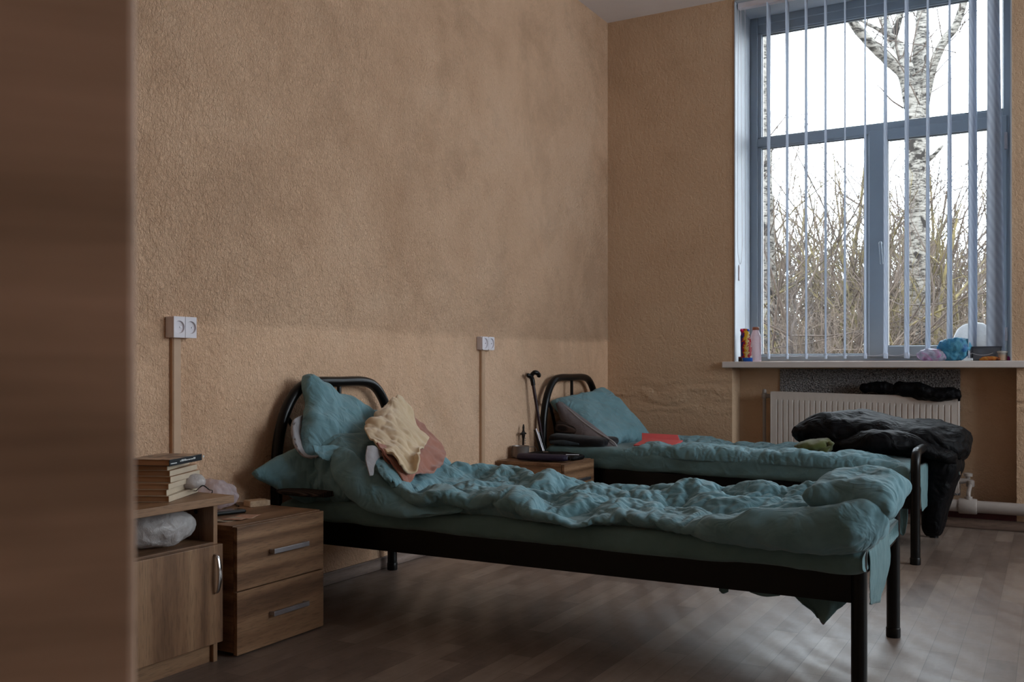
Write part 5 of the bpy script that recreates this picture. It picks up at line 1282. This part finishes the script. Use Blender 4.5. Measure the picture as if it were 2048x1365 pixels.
SH = [make_shrub('dark-twigged leafless shrub among the others outside the window', 11, 2.9, 9, .55, .022, M['twig'], M['twig']),
      make_shrub('lichen-yellowed leafless shrub among the others outside the window', 23, 2.8, 7, .75, .03, M['twig_lichen'], M['twig_lichen']),
      make_shrub('grey-brown leafless shrub among the others outside the window', 37, 2.6, 11, .5, .018, M['twig_grey'], M['twig_grey'])]
used = set()
def put(k, u, w, sc, rz, dz=0, lab=None):
    p = at(u, 737, w); zg = -.45 + .9 * (max(0, (p[1] - 6.4)) / 40) ** 1.3
    r = SH[k]
    if k in used:
        q = r.copy(); link(q)
        for ch in r.children:
            c = ch.copy(); link(c); c.parent = q
        r = q
    used.add(k)
    r.location = (p[0], p[1], zg + dz); r.rotation_euler = (0, 0, rz); r.scale = (sc * 1.12,) * 3
    if lab: r['label'] = lab
SP = [(0, 1575, 10.5, 1.0, .3), (2, 1610, 13, 1.25, 2.1), (1, 1700, 11.0, 1.0, 1.0), (0, 1660, 12.5, 1.15, 4.0), (2, 1735, 14, 1.3, .6), (1, 1640, 15.5, 1.35, 3.2), (0, 1790, 13, 1.15, 5.1), (2, 1800, 10.8, .85, 1.8),
      (1, 1925, 11.5, 1.05, 2.6), (0, 1900, 13.5, 1.2, .9), (2, 1960, 12.0, 1.1, 3.9), (2, 1540, 14, 1.3, 5.5), (0, 1985, 14.5, 1.35, 2.2), (1, 1560, 17, 1.6, .4), (0, 1850, 16.5, 1.4, 3.0), (2, 1890, 10.2, .72, 4.6), (2, 1670, 10.0, .7, 3.3), (0, 1740, 17.5, 1.6, 1.3), (2, 1590, 10.0, .7, 1.1), (1, 1820, 18, 1.5, 5.9), (2, 1950, 17, 1.5, 1.5)]
for a in SP: put(*a)
# tangled brush behind everything: nobody could count it
r = np.random.RandomState(3); bz = []
for k in range(2600):
    w = r.uniform(14, 23); u = r.uniform(1440, 2090); p = at(u, 737, w); zg = -.45 + .9 * (max(0, p[1] - 6.4) / 40) ** 1.3
    L = r.uniform(.9, 2.0) * (w / 14) ** .8; d = np.array((r.normal(0, .3), r.normal(0, .3), 1)); a = np.array((p[0], p[1], zg))
    b = a + d * L * .5; c = b + (d + r.normal(0, .35, 3)) * L * .5
    bz.append(tube([a, b, c], [.012, .009, .004], 3, caps=False))
    for q in range(2):
        s = a + (b - a) * r.uniform(.4, 1); bz.append(tube([s, s + np.array((r.normal(0, .4), r.normal(0, .4), r.uniform(.1, .6))) * L * .5], [.007, .003], 3, caps=False))
o = obj('undergrowth', join(*bz), M['twig_grey'], auto=0); tag(o, 'tangled grey-brown undergrowth filling the ground beyond the window', 'undergrowth', kind='stuff')
# ================================================================ daylight, camera
w = bpy.data.worlds.new('overcast_sky'); SC.world = w; w.use_nodes = True
bg = w.node_tree.nodes['Background']; bg.inputs[0].default_value = (.87, .94, 1.0, 1); bg.inputs[1].default_value = SKY
for k, (a, b) in enumerate(WINS):
    L = bpy.data.lights.new('window_portal', 'AREA'); L.shape = 'RECTANGLE'; L.size = b - a; L.size_y = 2.28
    L.cycles.is_portal = True
    o = bpy.data.objects.new('window_portal', L); link(o); o.location = ((a + b) / 2, 6.4, 2.08); o.rotation_euler = (-PI / 2, 0, 0)
for ra, rb_ in ADDED_WINS:  # portals of the added right-wall windows
    L = bpy.data.lights.new('window_portal', 'AREA'); L.shape = 'RECTANGLE'; L.size = 1.55; L.size_y = 2.28; L.cycles.is_portal = True
    o = bpy.data.objects.new('window_portal', L); link(o); o.location = (XR + .15, (ra + rb_) / 2, 2.08); o.rotation_euler = (PI / 2, 0, PI / 2)
cam = bpy.data.cameras.new('camera'); co = bpy.data.objects.new('camera', cam); link(co)
co.location = CAM; co.rotation_euler = (PI / 2, 0, YAW)
cam.sensor_width = 36; cam.lens = 36 * F / 2048; cam.shift_y = (HZ - 682.5) / 2048
cam.clip_start = .02; cam.clip_end = 300
cam.dof.use_dof = True; cam.dof.focus_distance = 3.6; cam.dof.aperture_fstop = 9.0
SC.camera = co
SC.view_settings.view_transform = 'Standard'; SC.view_settings.look = 'None'; SC.view_settings.gamma = 1; SC.view_settings.use_curve_mapping = False
SC.view_settings.exposure = EXPO
SC.cycles.use_denoising = True
SC.cycles.max_bounces = 9; SC.cycles.diffuse_bounces = 7; SC.cycles.transparent_max_bounces = 16
SC.cycles.sample_clamp_indirect = 6
